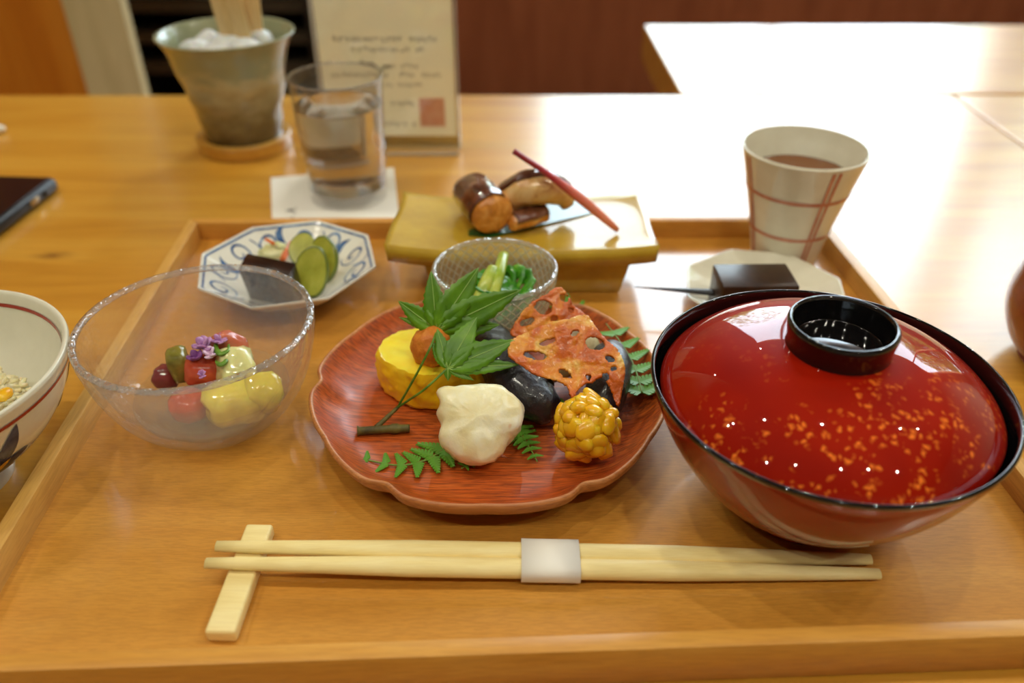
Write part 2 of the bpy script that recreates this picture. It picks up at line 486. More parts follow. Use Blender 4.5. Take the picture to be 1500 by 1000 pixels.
# ------------------------------------------------------------------ the room
RX0, RX1, RY0, RY1, RZ0, RZ1 = -2.6, 3.7, -2.4, WY, -.70, 2.35
def slab(name, x0, x1, y0, y1, z0, z1, mat, parent=None, bev=0):
    cx, cy, cz = (x0 + x1) / 2, (y0 + y1) / 2, (z0 + z1) / 2
    return obj(name, box(x1 - x0, y1 - y0, z1 - z0, bev), mat, parent, smooth=False, loc=(cx, cy, cz))
struct(slab('floor', RX0 - .1, RX1 + .1, RY0 - .1, RY1 + .1, RZ0 - .05, RZ0, M_FLOOR))
struct(slab('ceiling', RX0 - .1, RX1 + .1, RY0 - .1, RY1 + .1, RZ1, RZ1 + .05, M_CEIL))
struct(slab('wall_left', RX0 - .1, RX0, RY0, RY1, RZ0, RZ1, M_WALL))
struct(slab('wall_right', RX1, RX1 + .1, RY0, RY1, RZ0, RZ1, M_WALL))
struct(slab('wall_front', RX0, RX1, RY0 - .1, RY0, RZ0, RZ1, M_WALL))
wb = struct(thing('wall_back', 'dark wainscoted back wall below bright garden windows', 'wall', (0, WY, RZ0)))
del wb['label']; del wb['category']
def wpart(name, x0, x1, z0, z1, mat): slab(name, x0, x1, 0, .1, z0 - RZ0, z1 - RZ0, mat, wb)
wpart('wainscot', RX0, RX1, RZ0, WZ0, M_WAINS)
wpart('lintel', RX0, RX1, WZ1, RZ1, M_WALL)
wpart('pier', RX0, WIN[0][0], WZ0, WZ1, M_WALL)
wpart('pier', WIN[0][1], WIN[1][0], WZ0, WZ1, M_WALL)
wpart('pier', WIN[1][1], RX1, WZ0, WZ1, M_WALL)
for i, (a, b) in enumerate(WIN):
    wn = struct(bpy.data.objects.new('window_%d' % (i + 1), None)); wn.location = (a, WY + .05, WZ0); link(wn)
    W, Hh = b - a, WZ1 - WZ0
    slab('window_frame', 0, W, -.03, .03, 0, .04, M_PANEL, wn); slab('window_frame', 0, W, -.03, .03, Hh - .04, Hh, M_PANEL, wn)
    slab('window_frame', 0, .04, -.03, .03, 0, Hh, M_PANEL, wn); slab('window_frame', W - .04, W, -.03, .03, 0, Hh, M_PANEL, wn)
    slab('mullion', W / 2 - .02, W / 2 + .02, -.02, .02, 0, Hh, M_PANEL, wn)
    for k in range(2):
        slab('pane', k * W / 2 + .03, (k + 1) * W / 2 - .01, -.002, .002, .03, Hh - .03, M_PANE, wn)
# partition, post and open cabinet, black where under-counter shade is painted in, at the left
struct(slab('wall_partition', -1.6, -.62, 1.2, 1.22, RZ0, RZ1, M_PANEL))
struct(slab('trim_1', -.619, -.538, 1.195, 1.215, RZ0, RZ1, M_POST))
cb = thing('cabinet', 'open cabinet with dark slats, under-counter shade painted black, beside the pale wooden post', 'cabinet', (-.35, 1.62, RZ0))
slab('back_panel', -.36, .0, .20, .22, 0, .86, M_DARK, cb)
slab('side_panel', -.38, -.36, -.08, .22, 0, .86, M_DARK, cb); slab('side_panel', -.02, 0, -.08, .2, 0, .86, M_DARK, cb)
for z in (.02, .30, .50, .555, .61, .86): slab('shelf', -.36, -.02, -.06, .2, z, z + .02, M_SLAT if z > .4 else M_DARK, cb)
# garden outside
M_LEAFG = mottled('garden_foliage', [(.3, srgb(70, 96, 24)), (.55, srgb(140, 160, 50)), (.75, srgb(210, 214, 120))], 9, rough=.7)
M_BARK = plain('bark', srgb(80, 60, 40), rough=.9)
def tree(name, label, x, y, h, r, seed, n, ls=.05):
    t = thing(name, label, 'tree', (x, y, RZ0))
    obj('trunk', tube([(0, 0, 0), (.03, 0, h * .5), (0, .02, h)], [.05, .04, .02], 8), M_BARK, t)
    rnd = random.Random(seed); V, F = [], []
    for i in range(n):
        while True:
            p = Vector((rnd.uniform(-1, 1), rnd.uniform(-1, 1), rnd.uniform(-1, 1)))
            if p.length < 1 and nz(p, 2.2, seed) > -.12: break
        c = Vector((p.x * r, p.y * r, h + p.z * r * .9)); a = Vector((rnd.gauss(0, 1), rnd.gauss(0, 1), rnd.gauss(0, 1))).normalized()
        b = a.orthogonal().normalized(); s = ls * rnd.uniform(.6, 1.2)
        k = len(V); V += [c + a * s, c + b * s * .6, c - a * s, c - b * s * .6]; F.append((k, k + 1, k + 2, k + 3))
    o = obj('foliage', (V, F), M_LEAFG, t, smooth=False); o['kind'] = 'stuff'
tree('garden_tree', 'tall leafy yellow-green tree outside the right-hand window', 4.95, 6.0, 2.1, 1.75, 3, 20000, .07)
tree('garden_tree', 'slender airy tree outside the larger window', .95, 8.4, 2.6, 1.30, 8, 900, .07)
tree('garden_bush', 'low leafy bush outside the left part of the window', .3, 5.6, .95, .75, 5, 5000)
tree('garden_bush', 'low leafy bush outside below the tall garden tree', 1.25, 3.95, .60, .50, 6, 4000)
struct(slab('ground_outside', -6, 9, WY + .12, 12, RZ0 - .05, RZ0, plain('gravel', srgb(150, 150, 130), rough=.9)))

# ------------------------------------------------------------------ ceiling lamps
M_BULB = newmat('bulb_glow')[0]
_b = M_BULB.node_tree.nodes['Principled BSDF']
_b.inputs['Emission Color'].default_value = (*LAMP_COL, 1); _b.inputs['Emission Strength'].default_value = 30
lampspots = [(-1.25, .50), (-1.05, .52), (-.45, .45), (.25, .40), (1.15, .45), (1.45, .50), (-1.0, -.55), (-.45, -.60), (.25, -.60), (.65, -.55), (1.15, -.60), (-.9, 1.9), (.1, 2.2), (1.3, 2.1)]  # the last three, behind the tables, are added to brighten the dark background
for i, (x, y) in enumerate(lampspots):
    t = thing('ceiling_spotlight', 'small warm ceiling spotlight, from a set with added fill lamps at the back', 'lamp', (x, y, 1.62), group='warm ceiling spotlights')
    obj('cord', tube([(0, 0, .07), (0, 0, RZ1 - 1.62)], .004, 6), M_DARK, t)
    obj('shade', lathe([(.008, .09), (.022, .07), (.03, .01), (.028, .01), (.02, .068), (.008, .086)], 20), M_DARK, t)
    obj('bulb', lathe([(0, .015), (.012, .02), (.016, .035), (.012, .05), (0, .06)], 14), M_BULB, t)
    L = bpy.data.lights.new('spot_glow', 'SPOT'); L.energy = LAMP_W * 10 if y < 1 else LAMP_W * 16; L.color = LAMP_COL; L.shadow_soft_size = .014
    L.spot_size = 2.2; L.spot_blend = .6
    lo = bpy.data.objects.new('spot_glow', L); lo.location = (0, 0, .01); link(lo, t)

# ------------------------------------------------------------------ tables
T = .007
def table(name, label, x0, x1, y0, y1, legs):
    t = thing(name, label, 'table', (0, 0, RZ0))
    slab('table_top', x0, x1, y0, y1, -.043 - RZ0, -RZ0, M_TABLE, t, .002)
    # table-top texture is laid in world position: shift its object origin back
    o = t.children[0]
    o.data.transform(Matrix.Translation(o.location)); o.location = (0, 0, 0)
    for lx, ly in legs: slab('leg', lx - .035, lx + .035, ly - .035, ly + .035, 0, -.043 - RZ0, M_TABLE, t, .003)
    return t
table('dining_table', 'glossy honey-coloured wooden table that carries the meal tray', -1.25, .4345, .06, .807, [(-1.18, .13), (-1.18, .74), (.37, .13), (.37, .74)])
table('dining_table', 'wooden table at the right edge, butted against the meal table', .4365, 1.6, .06, .807, [(.50, .13), (1.53, .13), (.50, .74), (1.53, .74)])
table('dining_table', 'thick pale wooden table standing behind, washed white by window light', .1675, 1.75, .812, 1.088, [(.24, .86), (.24, 1.04), (1.68, .86), (1.68, 1.04)])

# ------------------------------------------------------------------ tray
Q = [Vector(p) for p in ((-.1890, .1645), (.2145, .1805), (.1985, .4870), (-.2045, .4840))]     # inner corners FL FR BR BL
def offset(Q, d):
    n = len(Q); out = []
    for i in range(n):
        a, b, c = Q[i - 1], Q[i], Q[(i + 1) % n]
        n1 = Vector(((b - a).y, -(b - a).x)).normalized(); n2 = Vector(((c - b).y, -(c - b).x)).normalized()
        m = (n1 + n2).normalized(); out.append(b + m * (d / m.dot(n1)))
    return out
QO = offset(Q, .0068)
tr = thing('serving_tray', 'rectangular honey-wood serving tray with low rails on the near table', 'tray', (0, 0, 0))
QM = offset(Q, .003)
obj('base_board', prism([(*p, .0015) for p in QM], [(*p, T) for p in QM]), M_TRAY, tr, smooth=False)
for i in range(4):
    j = (i + 1) % 4
    loop = [Q[i], QO[i], QO[j], Q[j]]
    obj('rail', prism([(*p, .0002) for p in loop], [(*p, T + .0125) for p in loop], .0009, 2), M_RAIL if i in (0, 2) else M_RAILY, tr, smooth=True, auto=40)

# ------------------------------------------------------------------ wooden plum-blossom plate
PC = Vector((-.0106, .305, T)); PR_ = .0805
NOTCH = [math.radians(-60 + 60 * k) for k in range(6)]
def plate_rad(ph, r, z):
    d = min(abs((ph - a + PI) % (2 * PI) - PI) for a in NOTCH)
    lobe = 1.008 - .040 * math.exp(-(d / .075) ** 2) - .024 * (d / .5236) ** 2
    k = min(1, max(0, (r / PR_ - .62) / .30))
    return r * (1 + (lobe - 1) * k)
pin = [(0, .006), (.03, .006), (.055, .0062), (.063, .0068), (.069, .0088), (.0750, .0135), (.0788, .0182), (.0798, .0194)]
pout = [(.0798, .0194), (.0803, .0200), (.0810, .0202), (.0817, .0197), (.0819, .0184), (.080, .0140), (.074, .0080), (.065, .0030), (.056, .0008), (.053, .0003), (.03, .0003), (0, .0003)]
wp = thing('wooden_plate', 'reddish-brown wooden plate with six petal lobes holding the appetizers', 'plate', PC)
obj('dish', lathe(smoothed(pin, 4), 240, rad=plate_rad), M_PLATE, wp)
obj('rim', lathe(smoothed(pout, 4), 240, rad=plate_rad), M_PRIM, wp)
ZF = T + .0062

# ------------------------------------------------------------------ red lacquer bowl and lid
BC = Vector((.1212, .2513, T))
rb = thing('soup_bowl', 'large red lacquer bowl with black rim under the speckled lid', 'bowl', BC)
bp = [(.0, .004), (.026, .004), (.026, .004), (.028, .0010), (.030, .0010), (.0305, .0045), (.0305, .0045), (.0370, .009), (.0482, .0205), (.0584, .0365), (.0650, .0520), (.0668, .0585)]
obj('body', lathe(smoothed(bp, 5), 128), M_LACQ2, rb)
obj('rim', lathe(smoothed([(.0668, .0585), (.0674, .0600), (.0668, .0608), (.0657, .0600), (.0639, .0515), (.0560, .0370), (.0445, .0205), (.02, .009), (0, .008)], 4), 128), M_BLACK, rb)
ld = thing('bowl_lid', 'domed red lacquer lid with gold speckles and black ring knob', 'lid', BC)
lp = [(.0622, .0520), (.0630, .0535), (.0629, .0550), (.0600, .0588), (.0535, .0645), (.0440, .0700), (.0320, .0742), (.0215, .0762), (0, .0770)]
li = [(0, .0750), (.03, .0725), (.052, .0635), (.0600, .0550), (.0612, .0522), (.0622, .0520)]
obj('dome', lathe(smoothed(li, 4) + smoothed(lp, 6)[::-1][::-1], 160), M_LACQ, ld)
kp_ = [(0, .0772), (.0145, .0772), (.0160, .0785), (.0172, .0840), (.0178, .0862), (.0187, .0868), (.0196, .0862), (.0198, .0845), (.0190, .0790), (.0192, .0752), (.0192, .0752)]
obj('knob_ring', lathe(smoothed(kp_, 4), 96), M_BLACK, ld)

# ------------------------------------------------------------------ clear glass bowl with fruit jelly
GC = Vector((-.1380, .3000, T)); GR = .0507
def wav(ph, r, z):
    if .006 < z < .049:
        k = math.sin(PI * (z - .006) / .043)
        r = r - .0007 * k * (1 + math.cos(9 * ph + 3 * math.sin(z * 140)) * .5 + .5 * math.cos(13 * ph - z * 190))
    return r, z
def wav_out(ph, r, z): return r, z
go = [(0, .0005), (.016, .0005), (.020, .0012), (.030, .0070), (.0405, .0190), (.0470, .0340), (.0502, .0480), (.0507, .0535), (.0504, .0550), (.0494, .0558), (.0484, .0550), (.0480, .0535)]
gi = [(.0480, .0535), (.0470, .0470), (.0440, .0340), (.0375, .0205), (.0280, .0100), (.0180, .0055), (0, .0045)]
v1 = lathe(smoothed(go, 5), 120)
v2 = lathe(smoothed(gi, 6)[1:], 120, disp=wav)
def stitch(a, b, n):
    V, F = merge(a, b)
    i0 = len(a[0]) - n; j0 = len(a[0])
    F += [(i0 + i, j0 + i, j0 + (i + 1) % n, i0 + (i + 1) % n) for i in range(n)]
    return V, F
gbw = thing('glass_bowl', 'clear rippled glass bowl of fruit jelly at the left of the tray', 'bowl', GC)
obj('bowl_wall', stitch(v1, v2, 120), M_BOWLG, gbw)
def jelly(name, col, rough=.12, sss=.5, trans=.25, var=.15):
    m, nt, b = newmat(name)
    a = noisetex(nt, coords(nt), 120, 3); r = ramp(nt, a, [(.3, tuple(c * (1 - var) for c in col)), (.7, tuple(min(1, c * (1 + var)) for c in col))])
    nt.links.new(r.outputs[0], b.inputs['Base Color']); setp(b, rough=rough, trans=trans, sss=sss, ssss=.004, sssr=(1, .7, .4), coat=.5, coatr=.05); return m

def torus(R_, r_, z, n=96, m=12):
    V = [((R_ + r_ * math.cos(b)) * math.cos(a), (R_ + r_ * math.cos(b)) * math.sin(a), z + r_ * math.sin(b)) for a in [2 * PI * i / n for i in range(n)] for b in [2 * PI * j / m for j in range(m)]]
    F = [(i * m + j, ((i + 1) % n) * m + j, ((i + 1) % n) * m + (j + 1) % m, i * m + (j + 1) % m) for i in range(n) for j in range(m)]
    return V, F
M_GRIM = clear('glass_rim', .16, rough=.03, fac=2.6, bscale=260, bstr=.8)
obj('rim', torus(.0493, .00155, .0547), M_GRIM, gbw)
J_RED = jelly('tomato_jelly', srgb(206, 88, 58), trans=.1); J_PINK = jelly('pink_jelly', srgb(214, 120, 92), trans=.1); J_YEL = jelly('yellow_jelly', srgb(246, 220, 90), trans=.1)
J_MEL = jelly('melon_flesh', srgb(232, 228, 160), trans=.1); J_GRP = jelly('fig_skin', srgb(150, 140, 60), var=.5); J_PLUM = jelly('grape_skin', srgb(140, 60, 60))
def chunk(name, label, px, py, z, s, mat, seed, rot=(0, 0, 0), power=3.6, amp=.15, cat='fruit'):
    p = at(px, py, z)
    return tag(obj(name, blob(s[0], s[1], s[2], amp, 1.6, seed, 3, power=power), mat, loc=p, rot=rot), label, cat)
chunk('fruit_chunk', 'large yellow translucent fruit cube at the front of the glass bowl', 345, 588, T + .019, (.0135, .0095, .0095), J_YEL, 1, (.2, .1, .5))
chunk('fruit_chunk', 'yellow translucent fruit cube against the right side of the glass bowl', 385, 575, T + .021, (.0085, .0085, .0085), J_YEL, 2, (.4, .3, .2))
chunk('fruit_chunk', 'pale green melon cube under the flowers in the glass bowl', 345, 540, T + .027, (.0085, .0095, .0085), J_MEL, 3, (.5, .2, .6))
chunk('fruit_chunk', 'pink tilted fruit piece leaning behind the melon cube', 332, 512, T + .030, (.0085, .0045, .0095), J_PINK, 4, (.2, .7, .3), 3.5)
chunk('tomato_piece', 'wet red tomato piece under the purple flowers', 298, 542, T + .026, (.0085, .0075, .0075), J_RED, 5, (.3, .2, .3), 2.6)
chunk('tomato_piece', 'round pink-red tomato piece low at the front of the glass bowl', 278, 592, T + .015, (.0090, .0085, .0075), J_RED, 6, (0, 0, 0), 2.3)
chunk('fruit_chunk', 'olive and yellow fruit piece with dark skin at the left of the flowers', 263, 535, T + .026, (.0048, .0060, .0090), J_GRP, 7, (.1, -.1, .3))
chunk('grape_half', 'dark plum-coloured grape half at the back left of the fruit', 243, 552, T + .019, (.006, .006, .006), J_PLUM, 8, power=2.2)
syr = smoothed([(0, .0062), (.020, .0072), (.0290, .0118), (.0345, .0178), (.030, .0170), (.015, .0168), (0, .0168)], 4)
tag(obj('fruit_syrup', lathe(syr, 64), clear('syrup', .10, (.99, .95, .86), milkcol=(.95, .85, .6)), loc=GC), 'clear golden syrup pooled at the bottom of the glass bowl', 'syrup')
# shiso blossoms
M_PETAL = mottled('purple_petal', [(.3, srgb(150, 90, 150)), (.7, srgb(206, 160, 206))], 220, rough=.5, sss=.3, ssscale=.002)
M_PETALD = mottled('deep_purple_petal', [(.3, srgb(100, 44, 110)), (.7, srgb(150, 84, 156))], 220, rough=.5)
M_CURL = mottled('green_curl', [(.3, srgb(60, 104, 20)), (.7, srgb(120, 160, 50))], 200, rough=.35)
def blossom(label, px, py, z, s, mat, seed):
    t = thing('shiso_blossom', label, 'flower', at(px, py, z)); rnd = random.Random(seed)
    for i in range(7):
        a = 2 * PI * i / 7 + rnd.uniform(-.3, .3); tl = rnd.uniform(.2, 1.3)
        d = Vector((math.cos(a) * math.cos(tl), math.sin(a) * math.cos(tl), math.sin(tl)))
        bm = blob(s * .55, s * .40, s * .16, .2, 2, seed + i, 2)
        rot = d.to_track_quat('X', 'Z').to_euler()
        obj('petal', bm, mat, t, loc=d * s * .5, rot=rot)
blossom('light purple blossom at the top of the fruit in the glass bowl', 299, 508, T + .037, .0054, M_PETAL, 1)
blossom('pale pink-white blossom nearest the green curl in the glass bowl', 310, 521, T + .035, .0046, mottled('pale_petal', [(.3, srgb(214, 176, 206)), (.7, srgb(232, 206, 226))], 200, rough=.5), 2)
blossom('deep purple blossom at the left of the flower cluster', 288, 526, T + .034, .0046, M_PETALD, 3)
blossom('lilac blossom behind the green curl', 322, 500, T + .038, .0040, M_PETAL, 4)
blossom('small lilac blossom low near the glass bowl rim', 297, 551, T + .034, .0030, M_PETAL, 5)
for k, (pts, lab) in enumerate([([(318, 495), (316, 508), (322, 518), (333, 514), (335, 504)], 'dark green vegetable curl standing in the flower cluster'),
                                ([(316, 528), (322, 534), (330, 530), (332, 522)], 'small green vegetable curl below the flower cluster')]):
    c = curve([at(x, y, T + .037 - .002 * k) for x, y in pts], 5)
    tag(obj('green_curl', tube(c, [.0003 + .0011 * math.sin(PI * (i + .5) / len(c)) for i in range(len(c))], 8, 1, .6), M_CURL), lab, 'herb')

# ------------------------------------------------------------------ rice bowl
RC = Vector((-.2481, .2665, 0)); RR = .0637
ro = [(0, .006), (.020, .006), (.020, .006), (.0225, .0003), (.0245, .0003), (.0238, .011), (.0238, .011), (.034, .0165), (.0475, .0270), (.0570, .0405), (.0617, .0535), (.0636, .0598)]
ri = [(.0636, .0598), (.0632, .0612), (.0618, .0612), (.0606, .0595), (.0585, .0520), (.0530, .0390), (.0420, .0260), (.0250, .0165), (0, .0145)]
ros, ris = smoothed(ro, 5), smoothed(ri, 5)
rc = thing('rice_bowl', 'white rice bowl with painted blue flowers and red lines at the left edge', 'bowl', RC)
obj('body', lathe(ros + ris[1:], 112), M_RICEB, rc)
def rz_fun(prof):
    P = sorted([(z, r) for r, z in prof])
    def f(z):
        for (za, ra), (zb, rb_) in zip(P, P[1:]):
            if za <= z <= zb: return ra + (rb_ - ra) * (z - za) / max(zb - za, 1e-9)
        return P[-1][1]
    return f
RO = rz_fun([q for q in ros if q[1] > .0115]); RI = rz_fun(ris[2:])
def band(f, z0, z1, off, n=112, ph0=0, ph1=2 * PI, m=3):
    V, F = [], []
    k = n + 1
    for j in range(m + 1):
        z = z0 + (z1 - z0) * j / m
        for i in range(k):
            a = ph0 + (ph1 - ph0) * i / n; r = f(z) + off
            V.append((r * math.cos(a), r * math.sin(a), z))
    for j in range(m):
        for i in range(n): F.append((j * k + i, j * k + i + 1, (j + 1) * k + i + 1, (j + 1) * k + i))
    return V, F
obj('red_line', band(RO, .0530, .0548, .00025), M_RED, rc); obj('red_line', band(RI, .0545, .0562, -.00025), M_RED, rc)
obj('red_line', band(RO, .0128, .0138, .0003), M_RED, rc)
def petal_patch(f, ph, z, ang, L, W, off=.00035, n=10, m=4, tipx=.45):
    V, F = [], []
    for i in range(n + 1):
        t = i / n; hw = W / 2 * (math.sin(PI * min(1, max(0, t ** .75))) ** .8 if 0 < t < 1 else 0)
        for j in range(m + 1):
            s = (j / m * 2 - 1) * hw; a, b = t * L, s
            da = a * math.cos(ang) - b * math.sin(ang); dz = a * math.sin(ang) + b * math.cos(ang)
            zz = z + dz; r = f(zz); p = ph + da / r; r += off
            V.append((r * math.cos(p), r * math.sin(p), zz))
    for i in range(n):
        for j in range(m): F.append((i * (m + 1) + j, i * (m + 1) + j + 1, (i + 1) * (m + 1) + j + 1, (i + 1) * (m + 1) + j))
    return V, F
for q in range(6):
    p0 = math.radians(-30 + 60 * q)
    for ang, L, W, dz in ((2.0, .017, .011, .002), (1.15, .021, .0075, .003), (2.9, .017, .009, 0), (.25, .014, .0065, 0), (3.7, .012, .007, -.002), (-.5, .011, .006, -.002)):
        obj('blue_petal', petal_patch(RO, p0, .030 + dz, ang, L, W), M_NAVY, rc)
    obj('yellow_petal', petal_patch(RO, p0 - .10, .0275, .6, .012, .004, .0005), M_YEL, rc)
M_RICE = mottled('rice', [(.3, srgb(226, 210, 160)), (.7, srgb(240, 230, 192))], 300, rough=.35, sss=.3, ssscale=.003)
def rice():
    rnd = random.Random(5); V, F = [], []
    base = bmesh.new(); bmesh.ops.create_icosphere(base, subdivisions=1, radius=1)
    bv = [v.co.copy() for v in base.verts]; bf = [tuple(v.index for v in f.verts) for f in base.faces]; base.free()
    for i in range(1500):
        a = rnd.uniform(0, 2 * PI); rr = .0405 * math.sqrt(rnd.random())
        z = .0300 + .010 * (1 - (rr / .0405) ** 2) + rnd.uniform(-.003, .001)
        R = Matrix.Rotation(rnd.uniform(0, 2 * PI), 3, 'Z') @ Matrix.Rotation(rnd.uniform(-.7, .7), 3, 'Y')
        k = len(V); c = Vector((rr * math.cos(a), rr * math.sin(a), z))
        V += [c + R @ Vector((v.x * .0034, v.y * .0014, v.z * .0013)) for v in bv]; F += [tuple(q + k for q in f) for f in bf]
    core = lathe([(0, .036), (.03, .0335), (.042, .029), (.038, .0262), (.02, .0178), (0, .0168)], 32)
    return merge((V, F), core)
rs = tag(obj('cooked_rice', rice(), M_RICE, loc=RC), 'cooked rice mounded in the white painted bowl', 'rice'); rs['kind'] = 'stuff'
M_CORN = mottled('corn', [(.3, srgb(236, 166, 6)), (.7, srgb(252, 206, 44))], 90, rough=.22, sss=.4, ssscale=.003, coat=.3)
tag(obj('corn_kernel', blob(.0032, .0045, .0022, .15, 2, 3, 3), M_CORN, loc=at(6, 578, .043)), 'yellow corn kernel lying on the rice', 'corn')

# ------------------------------------------------------------------ blue and white octagonal dish with pickles
OC = Vector((-.1295, .4175, T)); OROT = math.radians(-8); ORr = .0525
def oct_r(ph):
    a = (ph - OROT) % (PI / 4) - PI / 8
    return math.cos(PI / 8) / math.cos(a)
def oct_rad(R):
    def f(ph, r, z):
        k = min(1, max(0, (r / R - .35) / .5)); return r * (1 + (oct_r(ph) - 1) * k)
    return f
op = [(0, .0042), (.018, .0042), (.026, .0058), (.036, .0110), (.046, .0175), (.0510, .0208), (.0522, .0215), (.0525, .0208), (.0518, .0196), (.046, .0152), (.036, .0085), (.0245, .0035), (.0225, .003), (.0225, .003), (.0218, .0003), (.0200, .0003), (.0195, .002), (0, .002)]
ops = smoothed(op, 4)
od = thing('octagonal_dish', 'white octagonal dish with blue scroll painting holding pickles', 'dish', OC)
obj('body', lathe(ops, 128, rad=oct_rad(ORr)), M_WHITE, od)
_inn = [(r, z) for r, z in ops[:ops.index(max(ops, key=lambda q: q[1])) + 1]]
def oct_h(x, y):
    r = math.hypot(x, y); ph = math.atan2(y, x)
    k = min(1, max(0, (r / ORr - .35) / .5)); rr = r / (1 + (oct_r(ph) - 1) * k)
    for (ra, za), (rb_, zb) in zip(_inn, _inn[1:]):
        if ra <= rr <= rb_: return za + (zb - za) * (rr - ra) / max(rb_ - ra, 1e-9)
    return _inn[-1][1]
def ribbon(pts, wid, h, off=.00035):
    P = [Vector((p[0], p[1])) for p in pts]; V, F = [], []
    for i, p in enumerate(P):
        d = (P[min(i + 1, len(P) - 1)] - P[max(i - 1, 0)]).normalized(); n = Vector((-d.y, d.x))
        ww = (wid[i] if isinstance(wid, list) else wid) / 2
        for s in (-1, 0, 1):
            q = p + n * ww * s; V.append((q.x, q.y, h(q.x, q.y) + off))
    for i in range(len(P) - 1):
        for s in (0, 1): F.append((i * 3 + s, i * 3 + s + 1, i * 3 + 4 + s, i * 3 + 3 + s))
    return V, F
rim = [(.0500 * oct_r(a) * math.cos(a), .0500 * oct_r(a) * math.sin(a)) for a in [2 * PI * i / 160 for i in range(161)]]
obj('painted_rim_line', ribbon(rim, .0010, oct_h), M_BLUE, od)
for k in range(12):
    a0 = 2 * PI * k / 12; sg = 1 if k % 2 else -1
    c = Vector((math.cos(a0), math.sin(a0))) * .039; P = []
    for i in range(26):
        t = i / 25; rr = .0078 * (1 - .82 * t); an = a0 + sg * (2.4 + t * 8.5)
        P.append((c.x + rr * math.cos(an), c.y + rr * math.sin(an)))
    obj('painted_scroll', ribbon(P, [.0006 + .0008 * math.sin(PI * i / 25) for i in range(26)], oct_h), M_BLUE, od)
    b0 = a0 + PI / 12; r0, r1 = (.030, .0445) if k % 3 else (.036, .047)
    P = [((r0 + (r1 - r0) * i / 9) * math.cos(b0 + .10 * sg * math.sin(i / 3)), (r0 + (r1 - r0) * i / 9) * math.sin(b0 + .10 * sg * math.sin(i / 3))) for i in range(10)]
    if k % 2: obj('painted_leaf', ribbon(P, [.0002 + .0042 * math.sin(PI * i / 9) ** 1.2 for i in range(10)], oct_h), M_BLUE, od)
    else: obj('painted_stem', ribbon(P, .0008, oct_h), M_BLUE, od)
M_KOMBU = mottled('kelp', [(.3, srgb(30, 16, 8)), (.7, srgb(58, 30, 14))], 90, rough=.25, coat=.3)
M_CUC = mottled('pickled_cucumber_flesh', [(.3, srgb(150, 150, 40)), (.6, srgb(176, 176, 66)), (.8, srgb(196, 192, 96))], 110, rough=.3, sss=.4, ssscale=.003, coat=.3)
M_CUCS = mottled('cucumber_skin', [(.3, srgb(70, 90, 14)), (.7, srgb(112, 124, 30))], 120, rough=.3, coat=.3)
M_CARROT = plain('carrot', srgb(236, 116, 26), rough=.35, sss=.3, ssss=.002)
M_CABB = mottled('cabbage', [(.3, srgb(206, 208, 140)), (.7, srgb(232, 228, 184))], 150, rough=.35, sss=.3, ssscale=.003)
zk = T + .005
p = at(399, 412, zk + .0135)
tag(obj('kelp_block', box(.0290, .0120, .027, .0010), M_KOMBU, loc=p, rot=(.35, .10, -.22), auto=40), 'dark brown block of simmered kelp in the octagonal dish', 'pickle')
def cuc(label, px, py, z, r, rot, thick=.0036):
    t = thing('cucumber_slice', label, 'pickle', at(px, py, z))
    t.rotation_euler = rot
    n = 40
    rad = lambda ph, rr, zz: rr * (1 + .03 * math.sin(3 * ph + px))
    obj('flesh', lathe([(0, thick / 2 + .0001), (r * .5, thick / 2 + .0002), (r * .93, thick / 2), (r * .93, -thick / 2), (0, -thick / 2)], n, rad=rad), M_CUC, t, auto=50)
    obj('skin', lathe(smoothed([(r * .925, thick / 2 + .0001), (r, thick / 2 - .0005), (r * 1.02, 0), (r, -thick / 2 + .0005), (r * .925, -thick / 2 - .0001)], 3), n, rad=rad), M_CUCS, t)
    for c in t.children: c.scale = (.80, 1.22, 1)
cuc('large round cucumber pickle slice at the front of the pile', 457, 398, T + .0185, .0120, (1.02, .06, -.10))
cuc('cucumber pickle slice standing behind the large front slice', 473, 382, T + .0195, .0118, (1.02, -.10, -.30))
cuc('top cucumber pickle slice leaning over at the back of the pile', 445, 368, T + .024, .0105, (.45, -.2, .2))
for k, (a, b, lab, r) in enumerate([((427, 355), (414, 380), 'thick orange carrot strip against the cucumber slices', .0021), ((389, 350), (402, 357), 'thin orange carrot strip on the pale cabbage', .0013)]):
    tag(obj('carrot_strip', tube([at(*a, T + .021), at((a[0] + b[0]) / 2, (a[1] + b[1]) / 2, T + .0205), at(*b, T + .019)], [r * .8, r, r], 4), M_CARROT, smooth=False), lab, 'pickle')
for k, (px, py, s, lab) in enumerate([(398, 369, .0075, 'pale pickled cabbage piece behind the kelp block'), (420, 347, .0065, 'pale pickled cabbage piece at the back of the octagonal dish'), (408, 360, .0055, 'small pale cabbage shred between the carrot strips')]):
    tag(obj('cabbage_piece', blob(s, s * .8, s * .45, .35, 1.8, 20 + k, 3), M_CABB, loc=at(px, py, T + .013 + .002 * (k == 2)), rot=(.3, .2 * k, k)), lab, 'pickle')

